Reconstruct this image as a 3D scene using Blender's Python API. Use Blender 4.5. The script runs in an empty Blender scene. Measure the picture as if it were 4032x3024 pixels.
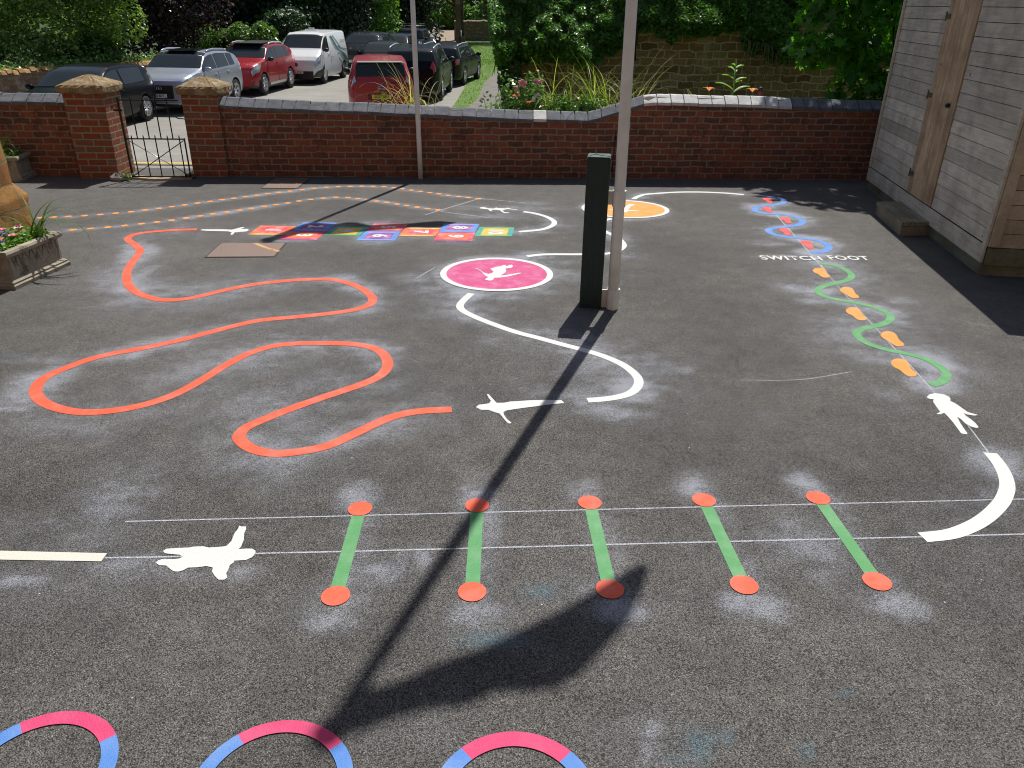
import bpy, bmesh, math, random
import numpy as np
from mathutils import Vector, Matrix
random.seed(7); rng = np.random.default_rng(7)
SC = bpy.context.scene; COL = SC.collection
R = math.radians

# ------------------------------------------------------------------ camera
F0, CX, CY, H = 3050., 2016., 1512., 2.0
def _axes(vp=(1930., 7700.)):
    n = np.array([vp[0]-CX, CY-vp[1], -F0]); n /= np.linalg.norm(n); up = -n
    fw = np.array([0, 0, -1.]); h = fw-up*(fw@up); h /= np.linalg.norm(h)
    return np.array([np.cross(h, up), h, up])
RM = _axes()
cd = bpy.data.cameras.new('camera'); cam = bpy.data.objects.new('camera', cd); COL.objects.link(cam)
cd.sensor_width = 36; cd.lens = F0/4032*36; cd.clip_end = 1000; cd.clip_start = .05
M4 = Matrix.Identity(4)
for i in range(3):
    for j in range(3): M4[i][j] = RM[i][j]
M4[2][3] = H
cam.matrix_world = M4; SC.camera = cam
def ray(u, v): return RM @ np.array([(u-CX)/F0, (CY-v)/F0, -1.])
def G(u, v, z=0.):                       # point of the level z seen in the photo at u, v
    d = ray(u, v); t = (z-H)/d[2]; return (d[0]*t, d[1]*t)
def Y(u, v, y):                          # point at distance y
    d = ray(u, v); t = y/d[1]; return (d[0]*t, y, H+d[2]*t)

# ------------------------------------------------------------------ light
SUN_H = np.array([.309, .951]); EL = 60.5
sd = (SUN_H[0]*math.cos(R(EL)), SUN_H[1]*math.cos(R(EL)), math.sin(R(EL)))
W = bpy.data.worlds.new('World'); SC.world = W; W.use_nodes = True
wn = W.node_tree; bg = wn.nodes['Background']; sky = wn.nodes.new('ShaderNodeTexSky')
sky.sky_type = 'NISHITA'; sky.sun_disc = False; sky.sun_elevation = R(EL)
sky.sun_rotation = math.atan2(SUN_H[0], SUN_H[1]); sky.air_density = 1.0; sky.dust_density = 1.2
wn.links.new(sky.outputs[0], bg.inputs[0]); bg.inputs[1].default_value = .073
sl = bpy.data.lights.new('sun', 'SUN'); sl.energy = 4.9; sl.angle = R(.45); sl.color = (1, .965, .91)
so = bpy.data.objects.new('sun', sl); COL.objects.link(so)
so.rotation_euler = Vector(sd).to_track_quat('Z', 'Y').to_euler()
SC.view_settings.view_transform = 'Standard'; SC.view_settings.look = 'None'
SC.view_settings.exposure = 0.0; SC.view_settings.gamma = 1
SC.render.engine = 'CYCLES'
SC.cycles.pixel_filter_type = 'BLACKMAN_HARRIS'; SC.cycles.filter_width = 1.05
SC.cycles.max_bounces = 6; SC.cycles.transparent_max_bounces = 8

# ------------------------------------------------------------------ helpers
def tag(o, label=None, cat=None, group=None, kind=None):
    if label: o['label'] = label
    if cat: o['category'] = cat
    if group: o['group'] = group
    if kind: o['kind'] = kind
    return o
def empty(name, loc=(0, 0, 0), rz=0, label=None, cat=None, group=None):
    o = bpy.data.objects.new(name, None); COL.objects.link(o); o.location = loc; o.rotation_euler = (0, 0, rz)
    o.empty_display_size = .1
    return tag(o, label, cat, group)
def link(name, me, mat=None, parent=None):
    o = bpy.data.objects.new(name, me); COL.objects.link(o)
    if mat is not None and not me.materials: me.materials.append(mat)
    if parent is not None: o.parent = parent
    return o
def copy_tree(o, parent=None):
    c = o.copy(); COL.objects.link(c); c.parent = parent
    for ch in list(o.children): copy_tree(ch, c)
    return c
class MB:
    def __init__(s): s.v = []; s.f = []; s.sm = []
    def add(s, vs, fs, smooth=False):
        n = len(s.v); s.v += [tuple(map(float, p)) for p in vs]
        s.f += [tuple(i+n for i in f) for f in fs]; s.sm += [smooth]*len(fs); return s
    def box(s, c, d, rz=0, tilt=None):
        vs = []
        ca, sa = math.cos(rz), math.sin(rz)
        for sx in (-.5, .5):
            for sy in (-.5, .5):
                for sz in (-.5, .5):
                    p = Vector((sx*d[0], sy*d[1], sz*d[2]))
                    if tilt: p = tilt @ p
                    vs.append((c[0]+p.x*ca-p.y*sa, c[1]+p.x*sa+p.y*ca, c[2]+p.z))
        return s.add(vs, [(0, 1, 3, 2), (4, 6, 7, 5), (0, 4, 5, 1), (2, 3, 7, 6), (0, 2, 6, 4), (1, 5, 7, 3)])
    def prism(s, pts, z0, z1):            # polygon in xy, extruded
        n = len(pts)
        zz0 = z0 if hasattr(z0, '__len__') else [z0]*n; zz1 = z1 if hasattr(z1, '__len__') else [z1]*n
        vs = [(p[0], p[1], a) for p, a in zip(pts, zz0)]+[(p[0], p[1], a) for p, a in zip(pts, zz1)]
        fs = [tuple(range(n))[::-1], tuple(range(n, 2*n))]+[(i, (i+1) % n, (i+1) % n+n, i+n) for i in range(n)]
        return s.add(vs, fs)
    def tube(s, pts, r, n=8, cap=True):
        pts = [Vector(p) for p in pts]; m = len(pts); rr = r if hasattr(r, '__len__') else [r]*m
        vs = []
        up = Vector((0, 0, 1)); last = None
        for i, p in enumerate(pts):
            t = (pts[min(i+1, m-1)]-pts[max(i-1, 0)]).normalized()
            a = last if last is not None else (up if abs(t.z) < .9 else Vector((1, 0, 0)))
            x = (a-t*a.dot(t)).normalized(); last = x; y = t.cross(x)
            for k in range(n):
                q = p+(x*math.cos(2*math.pi*k/n)+y*math.sin(2*math.pi*k/n))*rr[i]; vs.append(tuple(q))
        fs = [(i*n+k, i*n+(k+1) % n, (i+1)*n+(k+1) % n, (i+1)*n+k) for i in range(m-1) for k in range(n)]
        if cap: fs += [tuple(range(n))[::-1], tuple(range((m-1)*n, m*n))]
        return s.add(vs, fs, True)
    def lathe(s, prof, c=(0, 0, 0), n=24, axis='z'):   # prof: (r, h)
        vs = []
        for r, h in prof:
            for k in range(n):
                a = 2*math.pi*k/n; x, y = r*math.cos(a), r*math.sin(a)
                vs.append((c[0]+x, c[1]+y, c[2]+h) if axis == 'z' else (c[0]+x, c[1]+h, c[2]+y))
        m = len(prof)
        return s.add(vs, [(i*n+k, i*n+(k+1) % n, (i+1)*n+(k+1) % n, (i+1)*n+k) for i in range(m-1) for k in range(n)], True)
    def ell(s, c, r, n=12, m=8):
        vs = []
        for i in range(m+1):
            t = math.pi*i/m
            for k in range(n):
                a = 2*math.pi*k/n; vs.append((c[0]+r[0]*math.sin(t)*math.cos(a), c[1]+r[1]*math.sin(t)*math.sin(a), c[2]+r[2]*math.cos(t)))
        return s.add(vs, [(i*n+k, i*n+(k+1) % n, (i+1)*n+(k+1) % n, (i+1)*n+k) for i in range(m) for k in range(n)], True)
    def mesh(s, name):
        me = bpy.data.meshes.new(name); me.from_pydata(s.v, [], s.f)
        me.polygons.foreach_set('use_smooth', s.sm); me.update(); return me
    def build(s, name, mat, parent=None, bevel=0, fix=True):
        me = s.mesh(name)
        if fix or bevel:
            bm = bmesh.new(); bm.from_mesh(me)
            if bevel: bmesh.ops.remove_doubles(bm, verts=bm.verts, dist=1e-5)
            bmesh.ops.recalc_face_normals(bm, faces=bm.faces)
            if bevel:
                ed = [e for e in bm.edges if len(e.link_faces) == 2 and e.calc_face_angle(0) > .5]
                bmesh.ops.bevel(bm, geom=ed, offset=bevel, segments=2, affect='EDGES', profile=.7)
            bm.to_mesh(me); bm.free()
        return link(name, me, mat, parent)

# ---- materials
def newmat(name):
    m = bpy.data.materials.new(name); m.use_nodes = True; nt = m.node_tree
    return m, nt, nt.nodes['Principled BSDF']
def N(nt, t, **kw):
    n = nt.nodes.new(t)
    for k, v in kw.items():
        if k.startswith('i_'): n.inputs[k[2:].replace('_', ' ')].default_value = v
        else: setattr(n, k, v)
    return n
def c4(c): return (c[0], c[1], c[2], 1)
def noise(nt, vec, scale, detail=4, rough=.55):
    n = N(nt, 'ShaderNodeTexNoise'); n.inputs['Scale'].default_value = scale
    n.inputs['Detail'].default_value = detail; n.inputs['Roughness'].default_value = rough
    if vec is not None: nt.links.new(vec, n.inputs['Vector'])
    return n.outputs['Fac']
def ramp(nt, fac, stops):
    r = N(nt, 'ShaderNodeValToRGB'); e = r.color_ramp.elements
    while len(e) < len(stops): e.new(.5)
    for q, (p, c) in zip(e, stops): q.position = p; q.color = c4(c) if hasattr(c, '__len__') else (c, c, c, 1)
    nt.links.new(fac, r.inputs[0]); return r.outputs[0]
def mix(nt, fac, a, b, mode='MIX'):
    m = N(nt, 'ShaderNodeMix', data_type='RGBA', blend_type=mode)
    for s, i in ((fac, 0), (a, 6), (b, 7)):
        if hasattr(s, 'is_linked'): nt.links.new(s, m.inputs[i])
        else: m.inputs[i].default_value = c4(s) if hasattr(s, '__len__') else s
    return m.outputs[2]
def math_(nt, op, a, b=0., clamp=False):
    m = N(nt, 'ShaderNodeMath', operation=op, use_clamp=clamp)
    for s, i in ((a, 0), (b, 1)):
        if hasattr(s, 'is_linked'): nt.links.new(s, m.inputs[i])
        else: m.inputs[i].default_value = s
    return m.outputs[0]
def bump(nt, b, h, strength=.3, dist=.01):
    n = N(nt, 'ShaderNodeBump'); n.inputs['Strength'].default_value = strength; n.inputs['Distance'].default_value = dist
    nt.links.new(h, n.inputs['Height']); nt.links.new(n.outputs[0], b.inputs['Normal']); return n
def obco(nt): return N(nt, 'ShaderNodeTexCoord').outputs['Object']
def wpos(nt): return N(nt, 'ShaderNodeNewGeometry').outputs['Position']
def simple(name, c, rough=.6, metal=0, var=.15, scale=8, bmp=.1, bs=60, spec=.5, coat=0, dirt=None, dist=.004):
    m, nt, b = newmat(name); co = obco(nt)
    f = noise(nt, co, scale, 5)
    a = tuple(x*(1-var) for x in c); d = tuple(min(1, x*(1+var)) for x in c)
    col = ramp(nt, f, [(.3, a), (.7, d)])
    if dirt:
        f2 = noise(nt, co, dirt[1], 6, .7); col = mix(nt, ramp(nt, f2, [(dirt[2], 0), (dirt[2]+.12, 1)]), col, dirt[0])
    nt.links.new(col, b.inputs['Base Color'])
    b.inputs['Roughness'].default_value = rough; b.inputs['Metallic'].default_value = metal
    b.inputs['Specular IOR Level'].default_value = spec
    if coat: b.inputs['Coat Weight'].default_value = coat; b.inputs['Coat Roughness'].default_value = .04
    if bmp: bump(nt, b, noise(nt, co, bs, 5), bmp, dist)
    return m
def paint(name, c, mott=(1, 1, 1), mf=.04):      # ground marking paint laid over the asphalt texture
    m, nt, b = newmat(name); p = wpos(nt)
    f = noise(nt, p, 9, 5, .6); g = noise(nt, p, 420, 3, .7)
    col = mix(nt, ramp(nt, f, [(.45, 0), (.8, mf*3)]), c, mott)
    col = mix(nt, ramp(nt, g, [(.27, .55), (.38, 0)]), col, (.1, .1, .1))
    nt.links.new(col, b.inputs['Base Color']); b.inputs['Roughness'].default_value = .62
    bump(nt, b, noise(nt, p, 190, 4, .6), .55, .005)
    return m
def leafmat(name, c, var=.5, rough=.42, trans=.35, c2=None):
    m, nt, b = newmat(name); g = N(nt, 'ShaderNodeNewGeometry')
    a = tuple(x*(1-var) for x in c); d = c2 or tuple(x*(1+var) for x in c)
    col = ramp(nt, g.outputs['Random Per Island'], [(0, a), (.5, c), (1, d)])
    nt.links.new(col, b.inputs['Base Color']); b.inputs['Roughness'].default_value = rough
    t = N(nt, 'ShaderNodeBsdfTranslucent'); tc = mix(nt, 1., col, (1.5, 1.7, .55), 'MULTIPLY'); nt.links.new(tc, t.inputs[0])
    ms = N(nt, 'ShaderNodeMixShader'); ms.inputs[0].default_value = trans
    nt.links.new(b.outputs[0], ms.inputs[1]); nt.links.new(t.outputs[0], ms.inputs[2])
    nt.links.new(ms.outputs[0], nt.nodes['Material Output'].inputs[0])
    return m
def brickmat(name, c1, c2, mortar, bw, bh, ms=.012, dist=.01, stain=None, bstr=.6, patch=None, third=None, spot=None):
    m, nt, b = newmat(name); g = N(nt, 'ShaderNodeTexCoord').outputs['Object']
    sx = N(nt, 'ShaderNodeSeparateXYZ'); nt.links.new(g, sx.inputs[0])
    xy = math_(nt, 'ADD', sx.outputs[0], sx.outputs[1])
    cb = N(nt, 'ShaderNodeCombineXYZ'); nt.links.new(xy, cb.inputs[0]); nt.links.new(sx.outputs[2], cb.inputs[1])
    nz = N(nt, 'ShaderNodeTexNoise'); nz.inputs['Scale'].default_value = .6/bh; nz.inputs['Detail'].default_value = 5
    nt.links.new(cb.outputs[0], nz.inputs['Vector'])
    vs = N(nt, 'ShaderNodeVectorMath', operation='SUBTRACT'); nt.links.new(nz.outputs['Color'], vs.inputs[0]); vs.inputs[1].default_value = (.5, .5, .5)
    vm = N(nt, 'ShaderNodeVectorMath', operation='SCALE'); nt.links.new(vs.outputs[0], vm.inputs[0]); vm.inputs['Scale'].default_value = dist*4
    va = N(nt, 'ShaderNodeVectorMath', operation='ADD'); nt.links.new(cb.outputs[0], va.inputs[0]); nt.links.new(vm.outputs[0], va.inputs[1])
    bt = N(nt, 'ShaderNodeTexBrick'); nt.links.new(va.outputs[0], bt.inputs['Vector'])
    bt.inputs['Scale'].default_value = 1; bt.inputs['Brick Width'].default_value = bw; bt.inputs['Row Height'].default_value = bh
    bt.inputs['Mortar Size'].default_value = ms; bt.inputs['Mortar Smooth'].default_value = .25
    bt.inputs['Color1'].default_value = (0, 0, 0, 1); bt.inputs['Color2'].default_value = (1, 1, 1, 1); bt.inputs['Mortar'].default_value = (.5, .5, .5, 1)
    col = ramp(nt, bt.outputs['Color'], [(.0, c1), (.45, c2), (.75, third or c1), (1, c2)])
    col = mix(nt, ramp(nt, noise(nt, g, 26, 8, .75), [(.3, .8), (.6, 0)]), col, tuple(x*.5 for x in c1))
    col = mix(nt, bt.outputs['Fac'], col, mortar)
    if stain:
        f = noise(nt, g, stain[1], 8, .75); col = mix(nt, ramp(nt, f, [(stain[2], 0), (stain[2]+.1, stain[3])]), col, stain[0])
    if patch:
        f = noise(nt, g, patch[1], 5, .6); col = mix(nt, ramp(nt, f, [(patch[2], 0), (patch[2]+.15, patch[3])]), col, patch[0])
    if spot:
        f = noise(nt, g, 34, 3, .6); col = mix(nt, ramp(nt, f, [(.70, 0), (.74, .8)]), col, spot)
    nt.links.new(col, b.inputs['Base Color']); b.inputs['Roughness'].default_value = .88; b.inputs['Specular IOR Level'].default_value = .2
    h = math_(nt, 'SUBTRACT', noise(nt, g, 70, 6, .7), math_(nt, 'MULTIPLY', bt.outputs['Fac'], 1.1))
    bump(nt, b, h, bstr, .014)
    return m
def carpaint(name, c, metal=.0):
    m, nt, b = newmat(name); b.inputs['Base Color'].default_value = c4(c); b.inputs['Metallic'].default_value = metal
    b.inputs['Roughness'].default_value = .32; dk = max(c) < .05; b.inputs['Coat Weight'].default_value = .22 if dk else .5; b.inputs['Coat Roughness'].default_value = .04; b.inputs['Specular IOR Level'].default_value = .08 if dk else .4
    co = obco(nt); f = noise(nt, co, 3, 5); col = mix(nt, ramp(nt, f, [(.45, 0), (.8, .10)]), c, tuple(min(1, x*1.5+.01) for x in c)); nt.links.new(col, b.inputs['Base Color'])
    return m

ORANGERED = (.82, .098, .033); WHITE = (.67, .67, .64); ORANGE = (.82, .285, .03); GREEN = (.083, .31, .10)
BLUE = (.08, .23, .60); PINK = (.66, .045, .16); RED = (.70, .06, .06); SKYB = (.12, .28, .74); TEAL = (.04, .33, .26)
M = dict(
 p_orange=paint('paint_orange_red', ORANGERED), p_white=paint('paint_white', WHITE, mf=0), p_dot=paint('paint_orange', ORANGE),
 p_green=paint('paint_green', GREEN), p_blue=paint('paint_blue', BLUE), p_pink=paint('paint_pink', (.64, .04, .15), mf=.02),
 p_circle=paint('paint_circle_pink', (.56, .045, .19), (.8, .4, .6), .14), p_circo=paint('paint_circle_orange', (.82, .30, .035), (.9, .7, .4), .1),
 p_red=paint('paint_red', RED), p_cream=paint('paint_cream', (.68, .65, .56), mf=0), p_purple=paint('paint_purple', (.25, .05, .27), (.8, .5, .7), .25),
 p_hred=paint('paint_hop_red', (.66, .045, .07), (.9, .5, .5), .25), p_hor=paint('paint_hop_orange', (.80, .12, .03), (.9, .5, .3), .2),
 p_teal=paint('paint_teal', TEAL), p_yel=paint('paint_yellow', (.82, .42, .03), (.9, .8, .5), .2),
 p_pblue=paint('paint_pale_blue', (.16, .33, .78)), p_mag=paint('paint_magenta', (.45, .05, .22)), p_lgreen=paint('paint_leaf_green', (.12, .42, .08)))
M['glass'] = simple('car_glass', (.022, .028, .03), .04, 0, .1, 2, 0, coat=0)
M['glass'].node_tree.nodes['Principled BSDF'].inputs['Specular IOR Level'].default_value = .42
M['tyre'] = simple('tyre', (.02, .02, .021), .8); M['rim'] = simple('alloy', (.62, .63, .65), .3, .35, .05, 5, 0)
M['blackplastic'] = simple('black_plastic', (.015, .015, .017), .45); M['chrome'] = simple('chrome', (.8, .8, .82), .12, 1, .03, 5, 0)
M['lamp'] = simple('headlamp_glass', (.55, .58, .62), .08, .3, .4, 30, 0, coat=1); M['tail'] = simple('tail_lamp', (.45, .01, .015), .12, 0, .3, 25, 0, coat=1)
M['plate_w'] = simple('plate_white', (.72, .73, .70), .4, 0, .03, 5, 0); M['plate_y'] = simple('plate_yellow', (.78, .60, .06), .4, 0, .03, 5, 0)
M['ink'] = simple('plate_letters', (.01, .01, .012), .5, 0, .02, 5, 0)
M['darkin'] = simple('dark_interior', (.008, .008, .009), .9, 0, .1, 5, 0)

# ------------------------------------------------------------------ terrain
def TZ(x, y):
    def sm(a, b, t): t = min(1, max(0, (t-a)/(b-a))); return t*t*(3-2*t)
    z = -1.0*sm(10.2, 18.5, y)-.8*min(1, max(0, (y-44)/18))
    if y > 100: z += (y-100)*.012
    return z+.35*sm(.2, 4.5, x)*sm(12.5, 17, y)
gm, nt, b = newmat('ground_soil')
p = wpos(nt); col = ramp(nt, noise(nt, p, 1.5, 8, .7), [(.3, (.02, .035, .008)), (.6, (.05, .09, .02)), (.8, (.10, .09, .04))]); nt.links.new(col, b.inputs['Base Color'])
b.inputs['Roughness'].default_value = .95; bump(nt, b, noise(nt, p, 30, 6), .6, .05)
def sheet(name, xs, ys, mat, off=0., zf=TZ, kind='structure', keep=None):
    nx, ny = len(xs), len(ys)
    vs = [(x, y, zf(x, y)+off) for y in ys for x in xs]
    fs = [(j*nx+i, j*nx+i+1, (j+1)*nx+i+1, (j+1)*nx+i) for j in range(ny-1) for i in range(nx-1)
          if keep is None or keep((xs[i]+xs[i+1])/2, (ys[j]+ys[j+1])/2)]
    me = bpy.data.meshes.new(name); me.from_pydata(vs, [], fs); me.polygons.foreach_set('use_smooth', [True]*len(fs)); me.update()
    return tag(link(name, me, mat), kind=kind)
xs = [-400, -250, -150, -100, -70]+[-50+i*1.0 for i in range(91)]+[60, 90, 150, 250, 400]
ys = [-60, -20, 0, 8, 10]+[10.2+i*.5 for i in range(22)]+[22+i*2 for i in range(50)]+[125, 150, 200, 300, 500, 900]
sheet('ground', xs, ys, gm, -.05)
# the lane and car park behind the wall
rm, nt, b = newmat('lane_tarmac'); p = wpos(nt)
col = ramp(nt, noise(nt, p, .9, 8, .65), [(.3, (.25, .24, .21)), (.7, (.36, .345, .30))])
col = mix(nt, ramp(nt, noise(nt, p, 60, 3, .7), [(.3, .5), (.6, 0)]), col, (.12, .115, .10)); nt.links.new(col, b.inputs['Base Color'])
b.inputs['Roughness'].default_value = .9; bump(nt, b, noise(nt, p, 90, 4), .5, .01)
def lane_right(y): return float(np.interp(y, [10, 22, 26, 40, 61, 110], [-2.75, -2.75, -2.1, -2.1, -4.6, -7.4]))
def lane_keep(x, y):
    left = float(np.interp(y, [10, 17, 24.3, 28.5, 33, 42], [-20, -20, -15.4, -13.1, -11.8, -10.6]))
    right = lane_right(y)
    if y > 44: left = max(left, -12)
    if y > 62: left = right-6.5
    return left < x < right and y > 10.19
sheet('lane', [-24+i*.5 for i in range(60)], [10.2+i*.4 for i in range(240)], rm, -.02, keep=lane_keep)
dm, nt, b = newmat('dirt_track'); p = wpos(nt); col = ramp(nt, noise(nt, p, .7, 8, .7), [(.3, (.22, .165, .11)), (.7, (.42, .34, .24))]); nt.links.new(col, b.inputs['Base Color']); b.inputs['Roughness'].default_value = .95
sheet('dirt_track', [-15+i*.5 for i in range(40)], [66+i for i in range(54)], dm, .02, keep=lambda x, y: lane_right(y)-6.5 < x < lane_right(y)+.3)
# footpath on the right of the lane
pm, nt, b = newmat('path_tarmac'); p = wpos(nt); col = ramp(nt, noise(nt, p, 2, 8, .7), [(.3, (.13, .12, .105)), (.7, (.24, .22, .19))]); nt.links.new(col, b.inputs['Base Color']); b.inputs['Roughness'].default_value = .95
bump(nt, b, noise(nt, p, 60, 4), .5, .01)
def pathx(y):
    pts = [(10.2, -1.9), (14, -1.75), (20, -1.4), (28, -.75), (34, -.75), (40, -.4), (49, .05), (60, .9)]
    for (a, xa), (c, xc) in zip(pts, pts[1:]):
        if y <= c: return xa+(xc-xa)*(y-a)/(c-a)
    return 8
def strip(name, ys, fn, w0, w1, mat, off, n=4):
    vs = []; fs = []
    for j, y in enumerate(ys):
        for i in range(n+1):
            x = fn(y)+w0+(w1-w0)*i/n; vs.append((x, y, TZ(x, y)+off))
    for j in range(len(ys)-1):
        for i in range(n): a = j*(n+1)+i; fs.append((a, a+1, a+n+2, a+n+1))
    me = bpy.data.meshes.new(name); me.from_pydata(vs, [], fs); me.polygons.foreach_set('use_smooth', [True]*len(fs)); me.update()
    return tag(link(name, me, mat), kind='structure')
strip('footpath', [10.3+i*.5 for i in range(90)], pathx, -.55, .55, pm, .03)

# ------------------------------------------------------------------ playground asphalt with over-spray mask
def catmull(pts, n=8):
    P = [np.array(q, float) for q in pts]; out = []
    P = [2*P[0]-P[1]]+P+[2*P[-1]-P[-2]]
    for i in range(1, len(P)-2):
        for k in range(n):
            t = k/n; out.append(.5*((2*P[i])+(-P[i-1]+P[i+1])*t+(2*P[i-1]-5*P[i]+4*P[i+1]-P[i+2])*t*t+(-P[i-1]+3*P[i]-3*P[i+1]+P[i+2])*t**3))
    out.append(P[-2]); return out
def gp(pts, off=(0, 0), s=1.): return [G(off[0]+x*s, off[1]+y*s) for x, y in pts]
ZA = ((0, 600), .4521); ZB = ((1000, 600), .4521); ZC = ((2000, 600), .4521); Z1 = ((0, 1300), .6329); Z2 = ((1300, 1000), .6329)
Z3 = ((2632, 1000), .6329); Z4 = ((0, 1974), .6329); Z5 = ((1300, 1974), .6329); Z6 = ((2632, 1974), .6329)
ZF = ((2900, 740), .4728); ZH1 = ((900, 800), .27125); ZH2 = ((1400, 800), .31646); ZP = ((1700, 980), .24412)
def zp(Z, pts): return gp(pts, Z[0], Z[1])
snake = [(775,904),(720,905),(678,907),(588,914),(533,923),(510,933),(503,943.5),(524,959),(542,972),(550.5,985),(545,1002),(524,1029),(504,1061),(498.6,1088),(502,1115),(520,1138),(551,1158),(597,1174),(633,1181),(678,1182),(746,1175),(814,1160.5),(904,1139),(1000,1120.5),(1090,1109.5),(1181,1102),(1271,1100),(1325,1104),(1384,1119),(1429,1140),(1457,1160.5),(1468,1179),(1459,1197),(1425,1212),(1362,1226),(1271,1238),(1181,1247),(1090,1255),(1000,1266),(867,1298),(728,1335),(570,1370),(443,1393),(348,1417),(266,1447),(196,1477),(156,1505),(140.5,1537),(151,1568),(190,1594),(253,1614.5),(329,1624),(411,1621),(506,1608),(601,1585),(696,1550),(791,1499),(886,1440),(981,1392),(1076,1363),(1171,1353),(1266,1352),(1340,1353),(1395,1356),(1458,1367),(1503,1389),(1526,1423),(1521.5,1452.6),(1490,1484),(1427,1513),(1350,1539),(1266,1567),(1139,1612),(1044,1650),(973,1682),(943,1713),(949.5,1737),(987.5,1765),(1044,1782),(1108,1786),(1203,1775),(1298,1753),(1395,1709),(1490,1664),(1553,1640),(1616.5,1625),(1680,1617.5),(1778,1613)]
wcurve = [(1856,1156),(1828.6,1180),(1811.5,1202.6),(1822,1223),(1870,1248),(1933,1273.5),(2028,1307),(2123,1332),(2218,1358),(2313,1383),(2389,1408),(2452,1437),(2496,1470),(2515,1500),(2506,1528.6),(2477,1551),(2427,1565),(2370,1573),(2313,1577)]
rcurve = [(3898,1784),(3930,1823),(3955,1867),(3966,1911.5),(3958,1949.5),(3936,1987.5),(3885,2037),(3822,2075),(3740,2104),(3632,2117)]
hook = [(2061,834),(2104,840.5),(2149,853),(2176,867),(2183,878),(2174,889),(2149,900),(2113,907),(2043,913)]
link1 = [(2075,1010),(2127,1003.5),(2181,1002),(2294,1002),(2384,999.5),(2420,993),(2447,980),(2456,966),(2445,948),(2420,930),(2391,916),(2368,903),(2356,889),(2372,872),(2408,861)]
topc = [(2495,784),(2511,775),(2542,766),(2610,760.5),(2678,757),(2768,757),(2859,761),(2929,767)]
gwave = [(935,60),(1000,66),(1060,80),(1112,105),(1140,135),(1120,160),(1060,179),(990,194),(945,210),(930,232),(950,255),(1010,276),(1100,294),(1200,313),(1290,337),(1355,365),(1382,395),(1360,425),(1290,449),(1210,466),(1172,488),(1184,520),(1230,553),(1300,580),(1380,602),(1450,615),(1520,630),(1600,655),(1675,695),(1722,735),(1725,770),(1690,800),(1632,816)]
bwave = [(205,68),(285,73),(355,87),(395,108),(378,129),(300,143),(210,154),(162,165),(150,182),(172,199),(240,212),(350,221),(450,232),(515,251),(548,275),(538,299),(490,315),(400,324),(310,334),(268,351),(282,374),(340,396),(440,409),(560,420),(660,435),(730,459),(768,489),(755,515),(700,534),(620,544)]
SNAKE = catmull([G(*q) for q in snake], 6); WC = catmull([G(*q) for q in wcurve], 8); RC = catmull([G(*q) for q in rcurve], 8)
HK = catmull([G(*q) for q in hook], 8); L1 = catmull([G(*q) for q in link1], 8); TC = catmull([G(*q) for q in topc], 8)
GW = catmull(zp(Z3, gwave), 6); BW = catmull(zp(ZF, bwave), 6)
dtop = [(1417.7,2004.4),(1879,1991),(2322,1980),(2771,1970),(3220.7,1962)]; dbot = [(1321.7,2347.5),(1859,2331.6),(2401.4,2321),(2929.5,2304.4),(3453,2290.5)]
DT = [G(*q) for q in dtop]; DB = [G(*q) for q in dbot]
rowA = [(355,571),(466,566),(594,560),(736,553),(875,543),(1010,531),(1143,519),(1266,504),(1385,489),(1498,474),(1608,459),(1720,443),(1833,428),(1935,414),(2037,401),(2140,388)]
rowA2 = [(25,375),(120,361),(217,349),(313,339),(418,327),(525,314),(632,305),(735,300),(840,298),(941,296),(1037,297),(1131,301),(1220,309),(1293,319),(1371,330),(1450,341),(1531,352),(1611,363),(1694,376),(1782,386),(1867,395),(1956,405)]
rowB = [(635,676),(788,665),(940,653),(1087,639),(1232,623),(1368,608),(1497,592),(1622,573),(1745,555),(1856,538),(1977,521),(2087,505),(2190,489)]
rowB2 = [(90,471),(191,457),(295,442),(393,425),(494,411),(603,400),(715,393),(820,395),(908,404),(989,415),(1070,426),(1156,437),(1247,452),(1332,465),(1421,478),(1511,491),(1602,503)]
DA = zp(ZA, [(100,578),(230,574)]+rowA)+zp(ZB, rowA2); DBB = zp(ZA, rowB)+zp(ZB, rowB2)

def axis(a, f0, f1, b_, step, coarse):
    return np.concatenate([np.arange(a, f0, coarse), np.arange(f0, f1, step), np.arange(f1, b_+.001, coarse)])
gx = axis(-16, -6.4, 6.0, 14, .026, .8); gy = axis(-14, 1.3, 9.9, 10.3, .026, .4)
gy = np.unique(np.append(gy, 10.25)); gx = np.unique(gx)
XX, YY = np.meshgrid(gx, gy)
mask = np.zeros_like(XX); bl = np.zeros_like(XX)
def vnoise(X, Yy, sc, seed):
    r = np.random.default_rng(seed); t = r.random((64, 64)); x = X*sc % 63; y = Yy*sc % 63
    i = x.astype(int); j = y.astype(int); fx = x-i; fy = y-j; fx = fx*fx*(3-2*fx); fy = fy*fy*(3-2*fy)
    i1 = (i+1) % 64; j1 = (j+1) % 64
    return (t[j, i]*(1-fx)+t[j, i1]*fx)*(1-fy)+(t[j1, i]*(1-fx)+t[j1, i1]*fx)*fy
NZ = .55*vnoise(XX+40, YY+40, 2.1, 1)+.3*vnoise(XX+40, YY+40, 5.2, 2)+.15*vnoise(XX+40, YY+40, 11, 3)
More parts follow.
